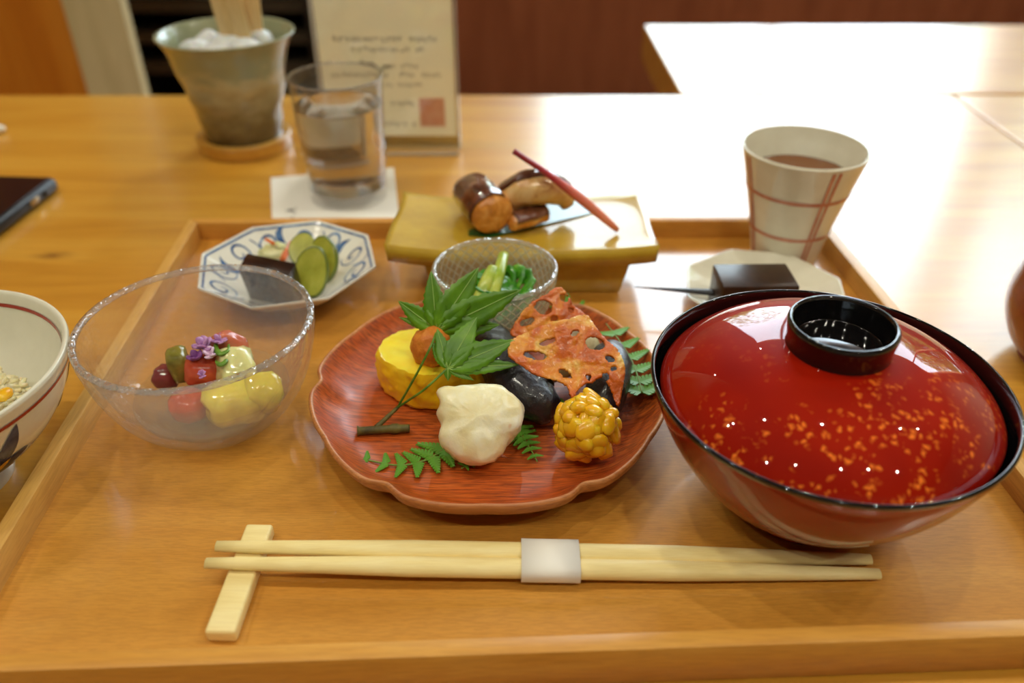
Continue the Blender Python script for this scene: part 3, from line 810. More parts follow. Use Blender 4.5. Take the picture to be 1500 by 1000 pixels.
# ------------------------------------------------------------------ ochre footed dish with grilled fish
M_OCHRE = mottled('ochre_glaze', [(.3, srgb(178, 142, 40)), (.55, srgb(194, 158, 48)), (.75, srgb(206, 174, 62))], 50, rough=.3, spec=.2, coat=.7, coatr=.04, bmp=.08, bscale=60)
YX0, YX1, YY0, YY1 = -.0710, .0822, .4060, .4775
yd = thing('footed_dish', 'rectangular ochre-glazed footed dish holding grilled fish', 'dish', ((YX0 + YX1) / 2, (YY0 + YY1) / 2, T))
def slabdish():
    nx, ny = 48, 20; V, F = [], []
    hx, hy = (YX1 - YX0) / 2, (YY1 - YY0) / 2
    def up(u, v):
        e = .0042 * abs(u) ** 3.2 + .0012 * abs(v) ** 8
        return .0315 + e
    for lay in (0, 1):
        for j in range(ny + 1):
            for i in range(nx + 1):
                u, v = i / nx * 2 - 1, j / ny * 2 - 1
                inset = 1 if lay else .985
                taper = 1 - .035 * (v + 1) / 2
                x = u * hx * inset * taper + .0008 * math.sin(v * 3); y = v * hy * inset + .0008 * math.sin(u * 4)
                z = up(u, v) - (0 if lay else (.0090 + .0015 * max(abs(u), abs(v)) ** 4))
                V.append((x, y, z))
    k = (nx + 1); o = k * (ny + 1)
    for j in range(ny):
        for i in range(nx):
            a = j * k + i; F.append((o + a, o + a + 1, o + a + k + 1, o + a + k)); F.append((a, a + k, a + k + 1, a + 1))
    ring = [i for i in range(nx + 1)] + [j * k + nx for j in range(1, ny + 1)] + [ny * k + i for i in range(nx - 1, -1, -1)] + [j * k for j in range(ny - 1, 0, -1)]
    for a, b in zip(ring, ring[1:] + ring[:1]): F.append((a, b, o + b, o + a))
    bm = bmesh.new(); vs = [bm.verts.new(v) for v in V]
    for q in F: bm.faces.new([vs[i] for i in q])
    bm.edges.ensure_lookup_table()
    sharp = [e for e in bm.edges if len(e.link_faces) == 2 and e.calc_face_angle(0) > .9]
    bmesh.ops.bevel(bm, geom=sharp, offset=.0018, segments=3, affect='EDGES', profile=.5)
    return bm
obj('dish_slab', slabdish(), M_OCHRE, yd)
for yy in (-.0205, .0205):
    obj('foot', prism([(-.052, yy - .005, .0003), (.058, yy - .005, .0003), (.058, yy + .005, .0003), (-.052, yy + .005, .0003)],
                      [(-.058, yy - .007, .0255), (.064, yy - .007, .0255), (.064, yy + .007, .0255), (-.058, yy + .007, .0255)], .0015), M_OCHRE, yd, auto=40)
ZY = T + .0318
M_LEAFD = mottled('bamboo_leaf', [(.3, srgb(24, 70, 26)), (.7, srgb(46, 104, 50))], 90, rough=.25, coat=.5, stretch=(1, 6, 1))
def flatleaf(name, pts, mat, label, z, lift=0):
    P = [at(x, y, z) for x, y in pts]
    bm = bmesh.new(); vs = [bm.verts.new(p + Vector((0, 0, lift * i))) for i, p in enumerate(P)]
    bm.faces.new(vs)
    return tag(obj(name, bm, mat, solid=.0006, smooth=False), label, 'leaf')
flatleaf('bamboo_leaf', [(686, 338), (686, 344), (720, 347), (870, 312), (866, 308), (856, 268), (848, 272), (800, 296), (730, 320)], M_LEAFD, 'dark green bamboo leaf under the grilled fish', ZY + .0006)
def fish_mat(name, c0, c1, c2):
    return mottled(name, [(.25, c0), (.5, c1), (.75, c2)], 110, 5, .28, .35, 260, coat=.6, coatr=.1, dist=.8)
M_FISH = fish_mat('glazed_fish', srgb(164, 88, 24), srgb(226, 150, 62), srgb(248, 196, 116))
M_FISHL = fish_mat('pale_glazed_fish', srgb(176, 108, 48), srgb(222, 176, 110), srgb(240, 210, 156))
M_SKIN = mottled('fish_skin', [(.3, srgb(60, 30, 18)), (.55, srgb(110, 64, 44)), (.75, srgb(160, 120, 100))], 90, rough=.15, coat=.8, coatr=.05)
def fishpiece(label, path, rad, m, sk, skin_arc, seed, su=1.0, sx=1.0):
    c = curve(path, 5); n = 28
    t = thing('grilled_fish', label, 'fish', c[0])
    R = resample(rad_pts(rad, len(c)), len(c), False)
    V, F = tube([p - c[0] for p in c], [q.x for q in R], n, sx, su, caps=False)
    V = [Vector(v) + Vector((nz(v, 160, seed), nz(v, 160, seed + 3), nz(v, 160, seed + 5))) * .0009 for v in V]
    k = len(c)
    # rounded ends
    for ring, d in ((0, -1), (k - 1, 1)):
        fr = frames(c)[ring][0] * d; r = R[ring].x
        ctr = c[ring] - c[0]; base = [ring * n + i for i in range(n)]
        for s, h in ((.88, .22), (.55, .36)):
            nb = []
            for i in range(n):
                v = ctr + (V[ring * n + i] - ctr) * s + fr * r * h + Vector((nz(V[ring * n + i], 300, seed),) * 3) * .0006
                nb.append(len(V)); V.append(v)
            for i in range(n):
                q = (base[i], base[(i + 1) % n], nb[(i + 1) % n], nb[i]); F.append(q if d > 0 else q[::-1])
            base = nb
        ci = len(V); V.append(ctr + fr * r * .40)
        for i in range(n): F.append((base[i], base[(i + 1) % n], ci) if d > 0 else (base[(i + 1) % n], base[i], ci))
    obj('flesh', (V, F), m, t)
    # skin: a shell over part of the tube
    a0, a1 = skin_arc; SV, SF = [], []; fr = frames(c); w = 12
    for i, p in enumerate(c):
        r = R[i].x + .0005
        for j in range(w + 1):
            a = a0 + (a1 - a0) * j / w; e = .0006 * (1 if 0 < j < w else -1.5)
            q = p - c[0] + fr[i][1] * math.cos(a) * (r + e) * sx + fr[i][2] * math.sin(a) * (r + e) * su
            SV.append(q + Vector((nz(q, 160, seed), nz(q, 160, seed + 3), nz(q, 160, seed + 5))) * .0009)
    for i in range(k - 1):
        for j in range(w): SF.append((i * (w + 1) + j, i * (w + 1) + j + 1, (i + 1) * (w + 1) + j + 1, (i + 1) * (w + 1) + j))
    obj('skin', (SV, SF), sk, t, solid=.0006)
    return t
def rad_pts(rad, n):
    return [Vector((r, i * 1.0, 0)) for i, r in enumerate(rad)]
fishpiece('log-shaped piece of glazed grilled fish at the left of the dish', [at(722, 314, ZY + .0125), at(710, 300, ZY + .013), at(694, 281, ZY + .012)], [.0128, .0132, .0118], M_FISH, M_SKIN, (.9, 3.5), 1, .92)
fishpiece('arched pale piece of grilled fish with dark skin in the middle', [at(742, 291, ZY + .0150), at(770, 278, ZY + .0215), at(797, 276, ZY + .0215), at(820, 283, ZY + .0160), at(829, 298, ZY + .009)], [.0085, .0105, .0105, .0085, .0055], M_FISHL, M_SKIN, (1.0, 2.8), 2, .9)
fishpiece('small brown piece of grilled fish under the arched piece', [at(750, 325, ZY + .007), at(775, 318, ZY + .007), at(797, 312, ZY + .007)], [.006, .0068, .0058], M_FISH, M_SKIN, (.2, 2.0), 3, .8)
# pickled ginger shoot
def ginger_mat():
    m, nt, b = newmat('ginger_shoot'); v = coords(nt); se = N(nt, 'ShaderNodeSeparateXYZ'); nt.links.new(v, se.inputs[0])
    mr = N(nt, 'ShaderNodeMapRange'); mr.inputs[1].default_value = 0; mr.inputs[2].default_value = .066; nt.links.new(se.outputs['X'], mr.inputs[0])
    r = ramp(nt, mr.outputs[0], [(.0, srgb(140, 24, 40)), (.33, srgb(186, 44, 60)), (.52, srgb(226, 116, 96)), (.8, srgb(236, 148, 118)), (1, srgb(214, 110, 84))])
    nt.links.new(r.outputs[0], b.inputs['Base Color']); setp(b, rough=.3, sss=.3, ssss=.003, coat=.3); return m
g0 = at(752, 221, ZY + .046); g1 = at(905, 337, ZY + .0035)
gp = [Vector((0, 0, 0)).lerp(g1 - g0, t) + Vector((0, 0, .0022 * math.sin(PI * t))) for t in [i / 14 for i in range(15)]]
gr = [.0017, .0017, .0017, .0018, .0018, .0020, .0023, .0027, .0029, .0030, .0029, .0027, .0024, .0021, .0016]
tag(obj('ginger_shoot', tube(gp, gr, 14), ginger_mat(), loc=g0), 'pink and crimson pickled ginger shoot leaning across the grilled fish', 'ginger')

# ------------------------------------------------------------------ small cut-glass bowl with greens
SCn = Vector((-.0086, .3600, ZF)); 
def diamond(ph, r, z):
    if .006 < z < .0385:
        k = 22; s = z * 520
        a = abs(math.sin((k * ph + s) / 2)); b = abs(math.sin((k * ph - s) / 2))
        r -= .0011 * (1 - min(a, b)) ** 2.0
    return r, z
so = [(0, .0005), (.0125, .0005), (.0140, .0012), (.0180, .0060), (.0240, .0150), (.0290, .0270), (.0312, .0390), (.0316, .0415), (.0313, .0425), (.0305, .0428), (.0297, .0423), (.0294, .0412)]
si = [(.0294, .0412), (.0285, .0370), (.0264, .0265), (.0214, .0150), (.0160, .0075), (.0110, .0045), (0, .0038)]
v1 = lathe(smoothed(so, 7), 264, disp=diamond); v2 = lathe(smoothed(si, 5)[1:], 264)
cgb = thing('cut_glass_bowl', 'small diamond-cut glass bowl of dressed greens on the wooden plate', 'bowl', SCn)
obj('bowl_wall', stitch(v1, v2, 264), M_GLASS2, cgb)
obj('rim', torus(.0303, .0013, .0420), M_GRIM, cgb)
SO = rz_fun([q for q in smoothed(so, 7) if .003 < q[1] < .0405])
M_RIDGE = clear('cut_ridge', .5, (.98, .95, .86), .05, fac=2.2, milkcol=(.95, .90, .72))
for sg_ in (1, -1):
    parts = []
    for k in range(34):
        P = []
        for i in range(26):
            z = .0055 + i / 25 * .034; a = 2 * PI * k / 34 + sg_ * 1.1 * i / 25; r = SO(z) - .0002
            P.append((r * math.cos(a), r * math.sin(a), z))
        parts.append(tube(P, .00042, 5))
    obj('diamond_ridges', merge(*parts), M_RIDGE, cgb)
M_GRN = mottled('boiled_greens', [(.3, srgb(40, 110, 14)), (.55, srgb(74, 150, 30)), (.75, srgb(140, 190, 64))], 160, rough=.25, coat=.5, coatr=.08)
M_STALK = mottled('green_stalk', [(.3, srgb(140, 170, 40)), (.7, srgb(196, 206, 90))], 120, rough=.25, sss=.3, ssscale=.003, coat=.5, stretch=(1, 1, .2))
gb = thing('boiled_greens', 'dark green boiled leaf bundle in the small cut-glass bowl', 'vegetable', SCn + Vector((0, 0, .006)))
rnd = random.Random(11)
obj('leaf_mass', blob(.0155, .0125, .0115, .35, 2.2, 31, 4), M_GRN, gb, loc=(.002, .002, .0145))
for k in range(12):
    a = 2 * PI * k / 12; P = []
    for i in range(9):
        t = i / 8; P.append(Vector((.002 + math.cos(a + t * 2) * (.006 + .011 * math.sin(PI * t)), .003 + math.sin(a + t * 2) * (.005 + .009 * math.sin(PI * t)), .014 + .0125 * math.sin(PI * t * .9 + .3) + .002 * math.sin(5 * t + k))))
    obj('leaf_fold', tube(P, [.0006 + .0022 * math.sin(PI * (i + .3) / 9) for i in range(9)], 8, 1, .35), M_GRN, gb)
M_STALKS = [((702, 440), (712, 412), (722, 392), .0036, 'pale green stalk lying upright on the greens, left of its pair'), ((718, 436), (729, 405), (738, 372), .0037, 'longer pale green stalk lying upright on the greens, right of its pair')]
for a, b, c, r, lab in M_STALKS:
    P = curve([at(*a, SCn.z + .030), at(*b, SCn.z + .0365), at(*c, SCn.z + .0385)], 5)
    tag(obj('green_stalk', tube(P, [r * (1.1 - .35 * i / len(P)) for i in range(len(P))], 10, 1, .7), M_STALK), lab, 'vegetable')

# ------------------------------------------------------------------ omelette and grated radish
M_EGG = mottled('omelette', [(.3, srgb(255, 218, 26)), (.6, srgb(255, 232, 62)), (.8, srgb(255, 240, 100))], 60, 5, .4, .12, 300, sss=.35, ssscale=.004, coat=.15)
M_EGGS = mottled('omelette_skin', [(.3, srgb(240, 182, 10)), (.6, srgb(255, 208, 22)), (.8, srgb(255, 226, 60))], 90, 4, .35, .3, 200, coat=.25, stretch=(1, 1, .4))
EC = at(638, 562, ZF); EH = .0205
def egg_out(ph):
    return .0255 * (1 + .05 * math.cos(2 * ph + .6)), .0205 * (1 + .04 * math.sin(3 * ph))
eg = thing('rolled_omelette', 'thick slice of yellow rolled omelette at the left of the wooden plate', 'omelette', EC)
def eggside():
    V, F = [], []; n, m = 120, 16
    for j in range(m + 1):
        t = j / m; z = .0003 + t * EH
        bul = 1 + .05 * math.sin(PI * t) - (.06 if j == 0 else 0) - (.03 if j == m else 0)
        for i in range(n):
            ph = 2 * PI * i / n; a, b = egg_out(ph)
            k = bul * (1 + .042 * fbm((math.cos(ph) * 2, math.sin(ph) * 2, t * 1.6), 2.5, 3) + .012 * nz((math.cos(ph) * 3, math.sin(ph) * 3, t * 5), 2, 8))
            V.append((a * k * math.cos(ph), b * k * math.sin(ph), z))
    for j in range(m):
        for i in range(n): F.append((j * n + i, j * n + (i + 1) % n, (j + 1) * n + (i + 1) % n, (j + 1) * n + i))
    F.append(tuple(range(n))[::-1])
    return (V, F), V[-n:], n
es, top, n_ = eggside()
obj('rolled_side', es, M_EGGS, eg)
V, F = list(top), []
prev = list(range(n_))
for s in (.96, .85, .7, .5, .3, .12):
    row = []
    for i in range(n_):
        x, y = top[i][0] * s, top[i][1] * s; ph = math.atan2(y, x); rr = math.hypot(x, y)
        sp = math.sin(rr * 900 - ph) * .00018
        row.append(len(V)); V.append((x, y, EH + .0012 * (1 - s ** 6) + sp + .0005 * nz((x, y, 0), 220, 4)))
    for i in range(n_): F.append((prev[i], prev[(i + 1) % n_], row[(i + 1) % n_], row[i]))
    prev = row
F.append(tuple(prev))
obj('cut_face', (V, F), M_EGG, eg)
M_OROSHI = mottled('grated_radish', [(.3, srgb(196, 104, 24)), (.7, srgb(226, 142, 48))], 300, 4, .45, .5, 500, sss=.3, ssscale=.003)
tag(obj('grated_radish', blob(.0098, .0088, .0098, .11, 2.2, 41, 4, flat=.75), M_OROSHI, loc=at(633, 508, ZF + EH + .0078)), 'orange mound of spicy grated radish on the omelette', 'garnish')

# ------------------------------------------------------------------ eggplant pieces
M_EGGP = mottled('eggplant_skin', [(.3, srgb(14, 12, 18)), (.7, srgb(36, 32, 42))], 120, 5, .4, .9, 300, coat=.35, coatr=.12, stretch=(1, 1, 1))
def lump(name, label, path, rad, mat, cat, seed, su=1, sx=1, amp=.0012, fr_=120, loc0=None):
    c = curve(path, 7); n = 32; R = [q.x for q in resample(rad_pts(rad, 0), len(c), False)]
    V, F = tube([p - c[0] for p in c], R, n, sx, su)
    V = [Vector(v) + Vector((nz(v, fr_, seed), nz(v, fr_, seed + 3), nz(v, fr_, seed + 5))) * amp for v in V]
    return tag(obj(name, (V, F), mat, loc=c[0]), label, cat)
lump('eggplant_piece', 'long black glossy eggplant piece in the middle of the wooden plate',
     [at(703, 476, ZF + .0240), at(707, 482, ZF + .0225), at(722, 508, ZF + .019), at(752, 548, ZF + .0145), at(785, 583, ZF + .0115), at(808, 588, ZF + .0105), at(822, 590, ZF + .010)],
     [.001, .0075, .0118, .0135, .0128, .009, .001], M_EGGP, 'eggplant', 5, .85, 1.0, .0016)
lump('eggplant_piece', 'black eggplant piece under the lotus root crisps at the right',
     [at(880, 610, ZF + .008), at(884, 605, ZF + .009), at(888, 580, ZF + .012), at(893, 550, ZF + .014), at(894, 522, ZF + .014), at(892, 512, ZF + .014), at(890, 507, ZF + .014)],
     [.001, .006, .0095, .0105, .0095, .006, .001], M_EGGP, 'eggplant', 6, .9, 1.0, .0016)
M_FLESH = mottled('eggplant_flesh', [(.3, srgb(170, 150, 96)), (.7, srgb(224, 212, 172))], 160, rough=.4)
lump('eggplant_piece', 'pale cut eggplant piece propping up the lotus root crisps',
     [at(800, 555, ZF + .010), at(802, 550, ZF + .012), at(820, 530, ZF + .014), at(850, 508, ZF + .016), at(868, 498, ZF + .016), at(872, 496, ZF + .016)],
     [.001, .005, .009, .0095, .006, .001], M_FLESH, 'eggplant', 7, .8, 1.0, .001)

# ------------------------------------------------------------------ lotus root crisps
M_LOTUS = mottled('fried_lotus', [(.25, srgb(150, 56, 2)), (.46, srgb(212, 100, 10)), (.57, srgb(232, 148, 36)), (.70, srgb(248, 214, 120))], 62, 6, .42, .8, 520, coat=.5, coatr=.2, dist=.6)
def ell(cx, cy, rx, ry, rot=0, n=14, sq=0):
    out = []
    for i in range(n):
        a = 2 * PI * i / n; x, y = rx * math.cos(a), ry * math.sin(a)
        out.append((cx + x * math.cos(rot) - y * math.sin(rot), cy + x * math.sin(rot) + y * math.cos(rot)))
    return out
def crisp(label, outline, holes, p0, tilt, yaw, seed, wave):
    nrm = (Matrix.Rotation(yaw, 3, 'Z') @ Vector((0, -math.sin(tilt), math.cos(tilt)))).normalized()
    p0 = Vector(p0)
    def place(x, y):
        p = on_plane(x, y, p0, nrm)
        return p + nrm * (wave * math.sin((x - 740) * .045 + seed) * math.cos((y - 430) * .05 + seed) + .0012 * nz((x * .03, y * .03, 0), 1.8, seed) + .0005 * nz((x * .1, y * .1, 0), 1.5, seed))
    O = [(q.x, q.y) for q in closed_curve([(a, b, 0) for a, b in outline], 4)]
    V, F = sheet(O, holes, 2.0, place)
    c = sum(V, Vector()) / len(V)
    return tag(obj('lotus_root_crisp', ([v - c for v in V], F), M_LOTUS, loc=c, solid=.0016), label, 'vegetable crisp')
crisp('large front lotus root crisp leaning on the eggplant',
      [(748, 500), (775, 486), (800, 476), (830, 470), (858, 461), (870, 476), (885, 495), (905, 514), (915, 538), (913, 562), (906, 594), (896, 572), (886, 556), (878, 553), (868, 560), (856, 563), (846, 572), (838, 584), (830, 566), (815, 557), (790, 551), (766, 538), (746, 522)],
      [ell(784, 521, 18, 7, .05), ell(872, 504, 15, 10, .35), ell(803, 501, 14, 4, -.3), ell(893, 527, 8, 5, .4), ell(899, 541, 5, 4), ell(887, 552, 6, 6, .3), ell(842, 489, 7, 4, -.4), ell(828, 547, 12, 5, .6), ell(862, 553, 4, 5, 0), ell(855, 526, 2.5, 1.5)],
      at(830, 520, ZF + .032), .62, -.10, 1.0, .0012)
crisp('back lotus root crisp with round holes behind the large crisp',
      [(748, 490), (756, 470), (775, 447), (800, 432), (819, 421), (830, 430), (840, 448), (852, 455), (862, 470), (850, 480), (820, 478), (790, 484), (765, 494)],
      [ell(796, 451, 13, 10.5, .2), ell(826, 437, 7, 6, .6), ell(772, 472, 12, 6, -.3), ell(836, 455, 4.5, 4), ell(812, 467, 6, 4, -.2)],
      at(805, 455, ZF + .038), .75, .05, 2.3, .0012)

# ------------------------------------------------------------------ corn fritter ball
CC = at(859, 628, ZF + .0150)
cf = thing('corn_fritter', 'lumpy yellow corn fritter ball at the front right of the wooden plate', 'corn fritter', CC - Vector((0, 0, .0125)))
obj('core', blob(.0120, .0116, .0122, .08, 2, 51, 4), mottled('corn_batter', [(.3, srgb(206, 140, 14)), (.7, srgb(228, 166, 30))], 120, rough=.3, coat=.4), cf, loc=(0, 0, .0135))
kmesh = []
for k in range(4):
    bm = blob(.0032, .0043, .0020, .18, 1.4, 60 + k, 2, power=2.6)
    me = bpy.data.meshes.new('kernel'); bm.to_mesh(me); bm.free(); me.materials.append(M_CORN)
    me.polygons.foreach_set('use_smooth', [True] * len(me.polygons)); kmesh.append(me)
rnd = random.Random(9)
for i in range(84):
    z = 1 - 2 * (i + .5) / 84; r = math.sqrt(1 - z * z); a = i * 2.39996 + rnd.uniform(-.35, .35)
    d = (Vector((r * math.cos(a), r * math.sin(a), z)) + Vector((rnd.gauss(0, .10), rnd.gauss(0, .10), rnd.gauss(0, .10)))).normalized()
    s = .0116 + .0016 * nz(d, 1.6, 4) + rnd.uniform(-.0012, .0012)
    o = bpy.data.objects.new('kernel', kmesh[i % 4]); o.location = Vector((d.x * s, d.y * s, max(d.z * s * 1.08, -.0112))) + Vector((0, 0, .0140))
    o.rotation_euler = (d.to_track_quat('Z', 'Y') @ Matrix.Rotation(rnd.uniform(0, 6), 3, 'Z').to_quaternion() @ Matrix.Rotation(rnd.gauss(0, .45), 3, 'X').to_quaternion()).to_euler()
    o.scale = (rnd.uniform(.85, 1.3),) * 2 + (rnd.uniform(.9, 1.4),)
    link(o, cf)

# ------------------------------------------------------------------ white fish dumpling
def white_mat():
    m, nt, b = newmat('white_dumpling')
    v = coords(nt)
    a = ramp(nt, noisetex(nt, v, 70, 4, .55), [(.3, srgb(236, 222, 166)), (.5, srgb(244, 236, 196)), (.72, srgb(250, 246, 224))])
    q = ramp(nt, noisetex(nt, v, 95, 2), [(.70, (0, 0, 0)), (.78, (1, 1, 1))])
    c = mixc(nt, q.outputs[0], a.outputs[0], srgb(236, 190, 140))
    g = ramp(nt, noisetex(nt, coords(nt, (1, 1, 1), (0, 0, 0), (.3, .2, .1)), 60, 2), [(.70, (0, 0, 0)), (.80, (.6, .6, .6))])
    c = mixc(nt, g.outputs[0], c, srgb(150, 180, 140))
    nt.links.new(c, b.inputs['Base Color']); setp(b, rough=.3, sss=.7, ssss=.008, sssr=(1, .95, .8), coat=.2, coatr=.2)
    bump(nt, b, noisetex(nt, v, 240, 5, .6), .28, .0015); return m
wt = .72; wn = Vector((0, -math.sin(wt), math.cos(wt)))
wp0 = at(700, 640, ZF + .0150)
ol = [on_plane(x, y, wp0, wn) for x, y in [(639, 574), (652, 565), (672, 561), (700, 561), (728, 562), (748, 572), (766, 592), (767, 608), (762, 628), (745, 645), (734, 664), (715, 677), (692, 679), (668, 671), (648, 655), (642, 640), (645, 622), (639, 605), (642, 588)]]
c = sum(ol, Vector()) / len(ol)
tag(obj('fish_dumpling', pillow([p - c for p in ol], wn, .0165, .0009, 150, 17, n=120, rings=14, flatness=.16), white_mat(), loc=c - wn * .0045), 'pale translucent white fish dumpling at the front of the wooden plate', 'dumpling')

# ------------------------------------------------------------------ maple twig
M_MAPLE = mottled('maple_leaf', [(.3, srgb(66, 112, 6)), (.6, srgb(92, 142, 14)), (.8, srgb(120, 166, 30))], 90, rough=.38, bmp=.1, bscale=600)
M_MAPLE.node_tree.nodes['Principled BSDF'].inputs['Subsurface Weight'].default_value = 0
M_VEIN = plain('leaf_vein', srgb(150, 186, 92), rough=.5)
M_TWIG = mottled('twig_bark', [(.3, srgb(60, 50, 16)), (.7, srgb(110, 100, 40))], 200, rough=.6)
def blade(c, tip, width, nrm, fold, n=18, teeth=True):
    c, tip = Vector(c), Vector(tip); d = tip - c; L = d.length; d.normalize(); s = nrm.cross(d).normalized()
    V, F = [], []
    for i in range(n + 1):
        t = i / n
        w = width * (math.sin(PI * min(1, t ** .8 * .98 + .02)) ** .85) * (1 - .25 * t)
        if teeth and 0 < i < n: w *= 1 + (.10 if i % 2 else -.06)
        if i == n: w = width * .01
        p = c + d * L * t + nrm * (-.0018 * (t * t))
        for k in (-1, -.5, 0, .5, 1):
            V.append(p + s * w * k + nrm * (fold * abs(k) * w))
    for i in range(n):
        for k in range(4): F.append((i * 5 + k, i * 5 + k + 1, i * 5 + 6 + k, i * 5 + 5 + k))
    return V, F
mt = thing('maple_twig', 'maple twig with two fresh green leaves leaning on the omelette', 'leaf twig', at(560, 628, ZF + .002))
mo = Vector(mt.location)
def mleaf(c, tips, p0, tilt, yaw):
    nrm = (Matrix.Rotation(yaw, 3, 'Z') @ Vector((0, -math.sin(tilt), math.cos(tilt)))).normalized()
    C = on_plane(*c, p0, nrm); parts = []; veins = []
    for (x, y, wk) in tips:
        tp = on_plane(x, y, p0, nrm); L = (tp - C).length
        parts.append(blade(C - mo, tp - mo, L * wk * 1.22, nrm, .18)); q = [C - mo + (tp - C) * t + nrm * (-.0018 * t * t + .00025) for t in [i / 6 for i in range(7)]]
        veins.append(tube(q, [.00038 * (1 - .12 * i) for i in range(7)], 5))
    lf = obj('leaf_blade', merge(*parts), M_MAPLE, mt, solid=.0003)
    obj('leaf_vein', merge(*veins), M_VEIN, lf)
    return C
c1 = mleaf((640, 483), [(583, 441, .19), (631, 397, .17), (701, 392, .18), (764, 424, .15), (732, 476, .16), (584, 465, .11), (667, 488, .30)], at(640, 483, ZF + EH + .0155), 1.05, .06)
c2 = mleaf((656, 539), [(632, 498, .18), (640, 480, .17), (698, 464, .20), (754, 497, .17), (762, 533, .10), (656, 557, .28), (694, 556, .14)], at(656, 539, ZF + EH + .0080), .80, .05)
j1 = at(582, 597, ZF + .006)
obj('stem', tube([p - mo for p in curve([c1, at(632, 505, ZF + EH + .017), at(610, 548, ZF + EH + .0045), j1], 6)], .00055, 7), M_CURL, mt)
obj('stem', tube([p - mo for p in curve([c2, at(622, 570, ZF + EH + .001), at(600, 585, ZF + .013), j1], 6)], .00055, 7), M_CURL, mt)
obj('twig', tube([p - mo for p in curve([j1, at(566, 612, ZF + .005), at(551, 626, ZF + .003)], 5)], [.0009] * 4 + [.0011] * 4 + [.0013] * 3, 8), M_TWIG, mt)
tw = curve([at(523, 631, ZF + .0028), at(540, 630, ZF + .0024), at(570, 628, ZF + .0024), at(600, 627, ZF + .0024)], 6)
obj('twig', tube([p - mo for p in tw], [.0024 if i in (0, 1, 13, 14) else .0019 for i in range(len(tw))], 10), M_TWIG, mt)

# ------------------------------------------------------------------ ferns
M_FERN = mottled('fern', [(.3, srgb(60, 122, 20)), (.7, srgb(112, 170, 50))], 120, rough=.5)
M_FSTEM = plain('fern_stem', srgb(110, 140, 50), rough=.5)
def fern_mesh():
    V, F = [], []; n = 7
    for i in range(n):                      # a leaflet of unit length with pointed lobes
        x = i / n; w = .26 * (1 - x) ** .8 + .03
        for s in (-1, 1):
            k = len(V); V += [(x, 0, 0), (x + .16, 0, 0), (x + .22, s * w, .03), (x + .10, s * w * .95, .03)]
            F.append((k, k + 1, k + 2, k + 3) if s > 0 else (k + 3, k + 2, k + 1, k))
    k = len(V); V += [(.9, -.03, 0), (.9, .03, 0), (1.08, 0, 0)]; F.append((k, k + 2, k + 1))
    me = bpy.data.meshes.new('leaflet'); me.from_pydata(V, [], F); me.materials.append(M_FERN); return me
FERN = fern_mesh()
def frond(label, path, n, l0, l1, z=.0016, zs=None, sides=(-1, 1), ang=1.15, start=.05):
    zs = zs or [z] * len(path)
    C = curve([at(x, y, ZF + h) for (x, y), h in zip(path, zs)], 8)
    t = thing('fern_sprig', label, 'fern', C[0])
    obj('stem', tube([p - C[0] for p in C], [.0006 * (1 - .7 * i / len(C)) + .0001 for i in range(len(C))], 6), M_FSTEM, t)
    fr = frames(C)
    for k in range(n):
        u = start + (1 - start) * k / n; i = min(int(u * (len(C) - 1)), len(C) - 2)
        p = C[i].lerp(C[i + 1], u * (len(C) - 1) - i) - C[0]; L = l0 + (l1 - l0) * u
        for s in sides:
            d = (fr[i][0] * math.cos(ang) + fr[i][1] * s * math.sin(ang)).normalized()
            o = bpy.data.objects.new('leaflet', FERN); o.location = p + Vector((0, 0, .0004))
            x = d; zv = Vector((0, 0, 1)); y = zv.cross(x).normalized(); zv = x.cross(y)
            o.rotation_euler = Matrix((x, y, zv)).transposed().to_euler(); o.scale = (L,) * 3
            m = o.modifiers.new('solid', 'SOLIDIFY'); m.thickness = .03
            link(o, t)
frond('green fern sprig pointing left from under the white dumpling', [(650, 658), (632, 670), (606, 679), (578, 681), (545, 675), (508, 667)], 6, .0118, .004, start=.02)
frond('green fern sprig pointing down between the dumpling and the corn fritter', [(752, 628), (765, 640), (776, 656), (787, 676)], 6, .0085, .003, z=.002)
frond('small green fern tip peeking out below the white dumpling', [(700, 668), (690, 676), (676, 686)], 4, .005, .003)
frond('green fern sprig along the right edge of the wooden plate', [(940, 575), (934, 552), (924, 526), (908, 500), (888, 474)], 6, .0135, .0085, zs=[.012, .013, .014, .015, .014], start=.0)
frond('green fern sprig behind the lotus root crisps', [(870, 480), (858, 462), (835, 445), (805, 440), (785, 446)], 6, .008, .005, zs=[.004, .006, .009, .011, .011])
frond('dark fern tip between the eggplant and the corn fritter', [(800, 600), (815, 596), (832, 588)], 4, .006, .003)

# ------------------------------------------------------------------ tea cup
TC = Vector((.1725, .4628, T)); 
to = [(0, .0003), (.0185, .0003), (.0198, .0008), (.0208, .0040), (.0250, .0250), (.0310, .0500), (.0360, .0700)]
ti = [(.0360, .0700), (.0363, .0712), (.0359, .0720), (.0350, .0718), (.0344, .0705), (.0290, .0480), (.0228, .0220), (.0190, .0060), (.0150, .0045), (0, .0042)]
tos, tis = smoothed(to, 6), smoothed(ti, 5)
tc = thing('tea_cup', 'cream tea cup with pink grid lines at the back right of the tray', 'cup', TC)
obj('body', lathe(tos + tis[1:], 96), M_CREAM, tc)
TO = rz_fun([q for q in tos if q[1] > .003])
for z in (.0215, .0475): obj('pink_line', band(TO, z, z + .0023, .0003), M_PINK, tc)
for q in range(4):
    a = math.radians(-77 + 90 * q)
    for d in (-.055, .055): obj('pink_line', band(TO, .004, .0697, .0004, 2, a + d - .03, a + d + .03, 24), M_PINK, tc)
TI = rz_fun(tis[3:])
rr = TI(.055) - .0003
